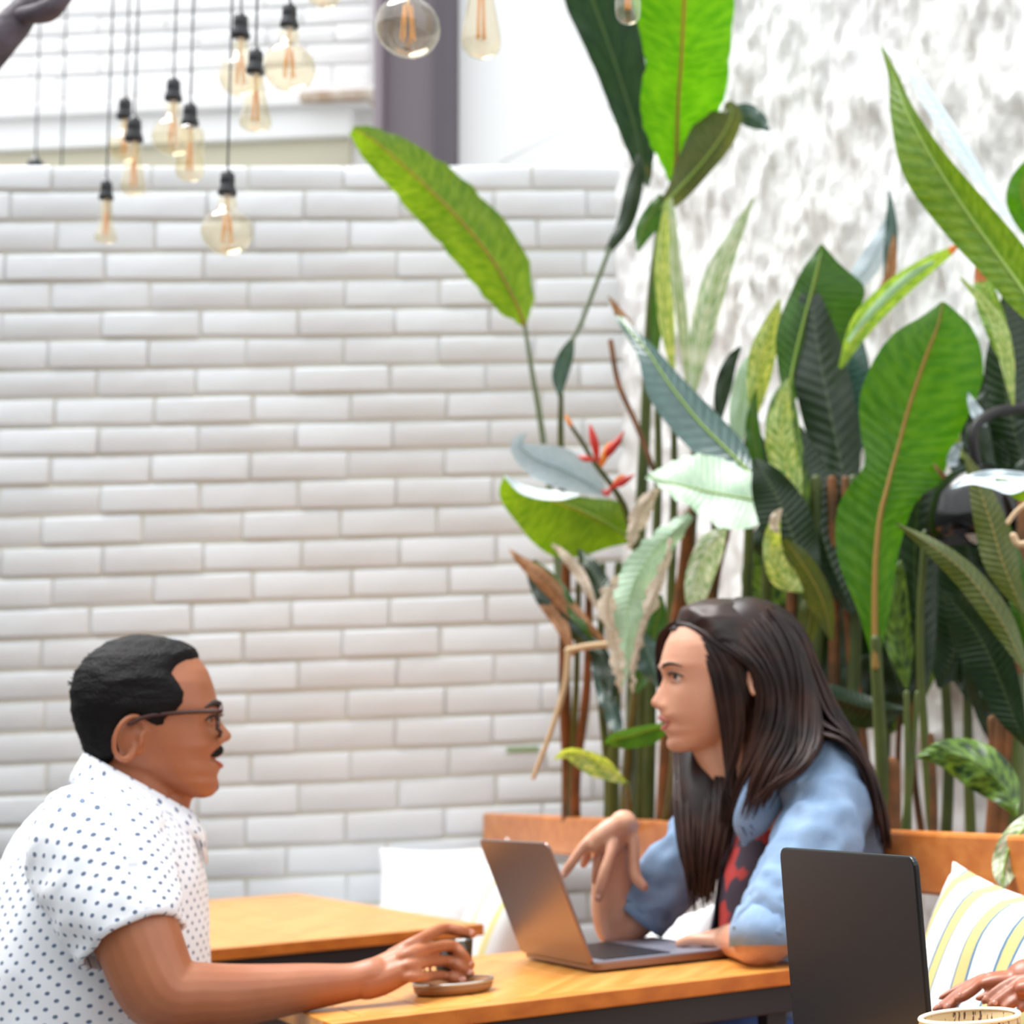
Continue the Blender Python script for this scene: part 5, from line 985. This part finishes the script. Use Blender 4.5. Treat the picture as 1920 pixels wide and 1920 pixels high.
# hair: scalp shell, then long locks
hp_w = [(1262, 1176), (1282, 1176), (1304, 1196), (1318, 1225), (1326, 1262), (1333, 1300), (1342, 1345), (1345, 1380), (1352, 1500), (1600, 1500), (1600, 1050), (1200, 1050), (1236, 1150), (1250, 1186)]
hs = hairshell(wf_, D, hp_w, .016, M['hair_brown'], body, 14, .002, 'hair', 30)
hr = random.Random(5)
def locks(a, b, n, r, name='hair_locks', jit=.006, c=None, seg=22, wav=.004):
    ps = []
    for i in range(n):
        t = hr.random(); a_, b_ = np.array(cat(a, 9)), np.array(cat(b, 9)); m_ = a_*(1-t)+b_*t
        if c is not None: c_ = np.array(cat(c, 9)); u = hr.random()*.8; m_ = m_*(1-u)+c_*u
        P = q(m_); j = np.array([hr.uniform(-1, 1)*jit for _ in range(3)]); ph = hr.uniform(0, 6); w_ = np.linspace(.3, 1, len(P))[:, None]
        P = P+j*w_+np.array([[math.sin(k*.9+ph)*wav, math.cos(k*.7+ph)*wav, 0] for k in range(len(P))])*w_
        cut = hr.uniform(.86, 1.0); P = cat(P, 30)[:int(30*cut)]; k = r*hr.uniform(.6, 1.25); L_ = len(P)
        ps.append(tube(P, [k*min(1, .35+i_*.2)*min(1, .12+(L_-1-i_)*.09) for i_ in range(L_)], 5, res=seg))
    return mesh(name, *join(ps), M['hair_brown'], body)
def mass(P, R, flat=.6): return mesh('hair_mass', *tube(q(P), R, 14, flat=(wf_.d, flat), res=26), M['hair_brown'], body)
# near side swept behind the ear, over the shoulder and down the front
a1 = [(1268, 1170, -.03), (1305, 1180, -.055), (1350, 1212, -.078), (1392, 1236, -.088), (1420, 1265, -.086), (1428, 1320, -.086), (1412, 1390, -.088), (1385, 1460, -.090), (1352, 1560, -.085)]
b1 = [(1390, 1130, -.02), (1440, 1155, -.050), (1470, 1200, -.072), (1490, 1260, -.082), (1498, 1330, -.088), (1490, 1400, -.105), (1462, 1450, -.125), (1436, 1500, -.130), (1418, 1545, -.130)]
locks(a1, b1, 150, .0042)
a2 = [(1258, 1180, -.02), (1300, 1200, -.052), (1328, 1250, -.070), (1345, 1310, -.076), (1358, 1370, -.074), (1366, 1430, -.072), (1375, 1490, -.085), (1400, 1540, -.10), (1424, 1565, -.11)]
b2 = [(1280, 1165, -.03), (1330, 1196, -.066), (1366, 1240, -.082), (1384, 1300, -.084), (1388, 1360, -.082), (1378, 1420, -.080), (1362, 1480, -.080), (1350, 1530, -.08), (1342, 1580, -.08)]
locks(a2, b2, 70, .0036)
a3 = [(1350, 1128, .01), (1430, 1130, -.01), (1490, 1165, -.03), (1525, 1235, -.045), (1558, 1310, -.06), (1596, 1380, -.085), (1634, 1450, -.10), (1658, 1530, -.10), (1670, 1610, -.09)]
b3 = [(1440, 1140, -.04), (1478, 1190, -.065), (1502, 1260, -.08), (1516, 1330, -.09), (1532, 1372, -.11), (1578, 1386, -.14), (1620, 1440, -.145), (1640, 1530, -.13), (1652, 1610, -.11)]
c3 = [(1350, 1128, .03), (1430, 1132, .04), (1490, 1170, .06), (1520, 1250, .07), (1540, 1330, .07), (1590, 1390, .03), (1632, 1460, .0), (1654, 1540, -.02), (1664, 1600, -.03)]
locks(a3, b3, 150, .0042, c=c3)
a4 = [(1262, 1170, .03), (1240, 1196, .060), (1238, 1250, .078), (1252, 1330, .082), (1268, 1410, .06), (1270, 1490, .0), (1278, 1580, -.04), (1294, 1650, -.05), (1306, 1725, -.05)]
b4 = [(1300, 1150, .03), (1320, 1200, .07), (1345, 1280, .08), (1362, 1370, .06), (1374, 1440, -.02), (1374, 1500, -.06), (1362, 1570, -.08), (1345, 1640, -.08), (1330, 1710, -.06)]
locks(a4, b4, 170, .0042, jit=.008)
locks([(1440, 1140, -.05), (1480, 1200, -.07), (1500, 1270, -.085), (1502, 1340, -.095), (1500, 1390, -.115), (1490, 1430, -.135), (1465, 1460, -.14), (1430, 1490, -.135), (1400, 1520, -.13)], [(1450, 1150, -.05), (1500, 1210, -.07), (1525, 1290, -.08), (1535, 1350, -.1), (1535, 1390, -.12), (1520, 1420, -.14), (1490, 1450, -.145), (1455, 1475, -.14), (1430, 1530, -.135)], 70, .0040)
mass([(1400, 1200, 0), (1440, 1280, 0), (1470, 1350, 0), (1490, 1400, -.01)], [.07, .075, .07, .05], 1.0)
mass([(1440, 1330, -.03), (1448, 1390, -.06), (1430, 1440, -.08), (1402, 1490, -.085)], [.05, .045, .035, .018], .7)
mass([(1480, 1300, .0), (1530, 1370, -.02), (1585, 1450, -.04), (1628, 1540, -.04)], [.05, .042, .030, .012], .9)
mass([(1300, 1290, .06), (1315, 1400, .05), (1322, 1500, -.01), (1318, 1600, -.04), (1312, 1670, -.05)], [.012, .034, .040, .030, .012], .7)
# ------------------------------------------------------------------ third person: hands typing at the right edge
hf = Fig(1850, 1850, 1.90, -1); zq = pz(1800, 1880, .775); hf = Fig(1800, 1880, ((zq-CAM)@FW), -1); q = hf.q
tp_ = thing('person', 'person at the right edge of whom only two typing hands show beside the dark laptop', 'person'); parts = []
s1 = ((zq-CAM)@FW)/FPX
def F_(P, o, r, k=.82): parts.append(tube(q([(x, y, o+i*.0) for i, (x, y) in enumerate(P)]), [r*s1*1.1]+[r*s1]*(len(P)-2)+[r*s1*k], 12, res=26))
# far hand
for P, o, r in (([(1858, 1832), (1842, 1842), (1826, 1856), (1808, 1868), (1796, 1874)], .010, 10.5), ([(1846, 1833), (1824, 1842), (1800, 1858), (1778, 1876), (1754, 1893)], .026, 9.0), ([(1835, 1842), (1815, 1855), (1800, 1872), (1784, 1886), (1772, 1893)], .020, 9), ([(1836, 1836), (1806, 1848), (1784, 1860), (1764, 1871)], .040, 7.5)): F_(P, o, r)
for dy, o in ((0, .012), (4, .026), (6, .002)): parts.append(tube(q([(1845, 1838+dy, o), (1872, 1834+dy, o), (1905, 1834+dy, o), (1940, 1836, o)]), [10*s1, 14*s1, 16*s1, 20*s1], 14, res=14))
F_([(1915, 1852), (1880, 1862), (1850, 1868), (1835, 1872)], -.002, 8.5)
parts.append(tube(q([(1925, 1838, .012), (2010, 1850, .03), (2200, 1900, .06), (2330, 1960, .10), (2420, 1780, .14), (2450, 1640, .16)]), [.024, .030, .038, .042, .045, .05], 16, res=40))
# near hand
for P, o, r in (([(1906, 1836), (1888, 1844), (1870, 1856), (1856, 1868), (1845, 1877)], -.040, 8.5), ([(1918, 1846), (1900, 1856), (1884, 1868), (1870, 1879), (1858, 1886)], -.050, 10), ([(1940, 1856), (1920, 1868), (1900, 1880), (1884, 1892)], -.058, 10), ([(1960, 1866), (1935, 1880), (1916, 1892)], -.064, 9), ([(1940, 1850), (1915, 1862), (1895, 1878), (1885, 1886)], -.030, 9)): F_(P, o, r)
for dy, o in ((0, -.040), (8, -.055), (14, -.066)): parts.append(tube(q([(1915, 1840+dy, o), (1945, 1838+dy, o), (1985, 1842+dy, o)]), [13*s1, 17*s1, 19*s1], 14, res=12))
parts.append(tube(q([(1975, 1850, -.05), (2080, 1880, -.06), (2250, 1960, -.08), (2400, 2000, -.09), (2460, 1820, -.12), (2480, 1650, -.13)]), [.026, .032, .040, .042, .045, .05], 16, res=40))
V, F, _ = rings([(hf.p((a+b)/2, y, .02), (b-a)/2*s1, w_) for y, a, b, w_ in ((1590, 2430, 2500, .06), (1620, 2400, 2560, .13), (1700, 2360, 2600, .155), (1850, 2370, 2610, .14), (2000, 2380, 2610, .13), (2200, 2370, 2640, .15))], hf.r, hf.d, 32, 5); parts.append((V, F))
parts.append(tube(q([(2470, 1620, .02), (2460, 1520, .02)]), [.052, .05], 14)); parts.append(ell(hf.p(2440, 1380, .02), .095, .072, .118, np.array([hf.r, hf.d, Zv]), 28, 18))
body = fuse('body', parts, .0026, M['skin_brown'], tp_, 3, .4)
for x, y, o in ((1801, 1866, -.001), (1762, 1886, .019), (1778, 1886, .013), (1849, 1871, -.047), (1866, 1880, -.058)): mesh('fingernail', *ell(hf.p(x, y, o), .0030, .0014, .0026, np.array([nrm(hf.r-Zv*.6), hf.d, nrm(Zv+hf.r*.6)]), 12, 6), M['nail'], body)
mesh('hair', *ell(hf.p(2470, 1350, .02), .108, .088, .12, np.array([hf.r, hf.d, Zv]), 28, 18), M['hair_black'], body)
V, F, uv = rings([(hf.p((a+b)/2, y, .02), (b-a)/2*s1*1.06, w_*1.08) for y, a, b, w_ in ((1600, 2420, 2520, .08), (1620, 2390, 2570, .14), (1700, 2350, 2610, .165), (1850, 2360, 2620, .15), (2000, 2370, 2620, .14), (2220, 2360, 2650, .16))], hf.r, hf.d, 40, 5, 2.1, None, .004, 14, 3, False); mesh('blouse', V, F, M['white_cloth'], body)
rebase()
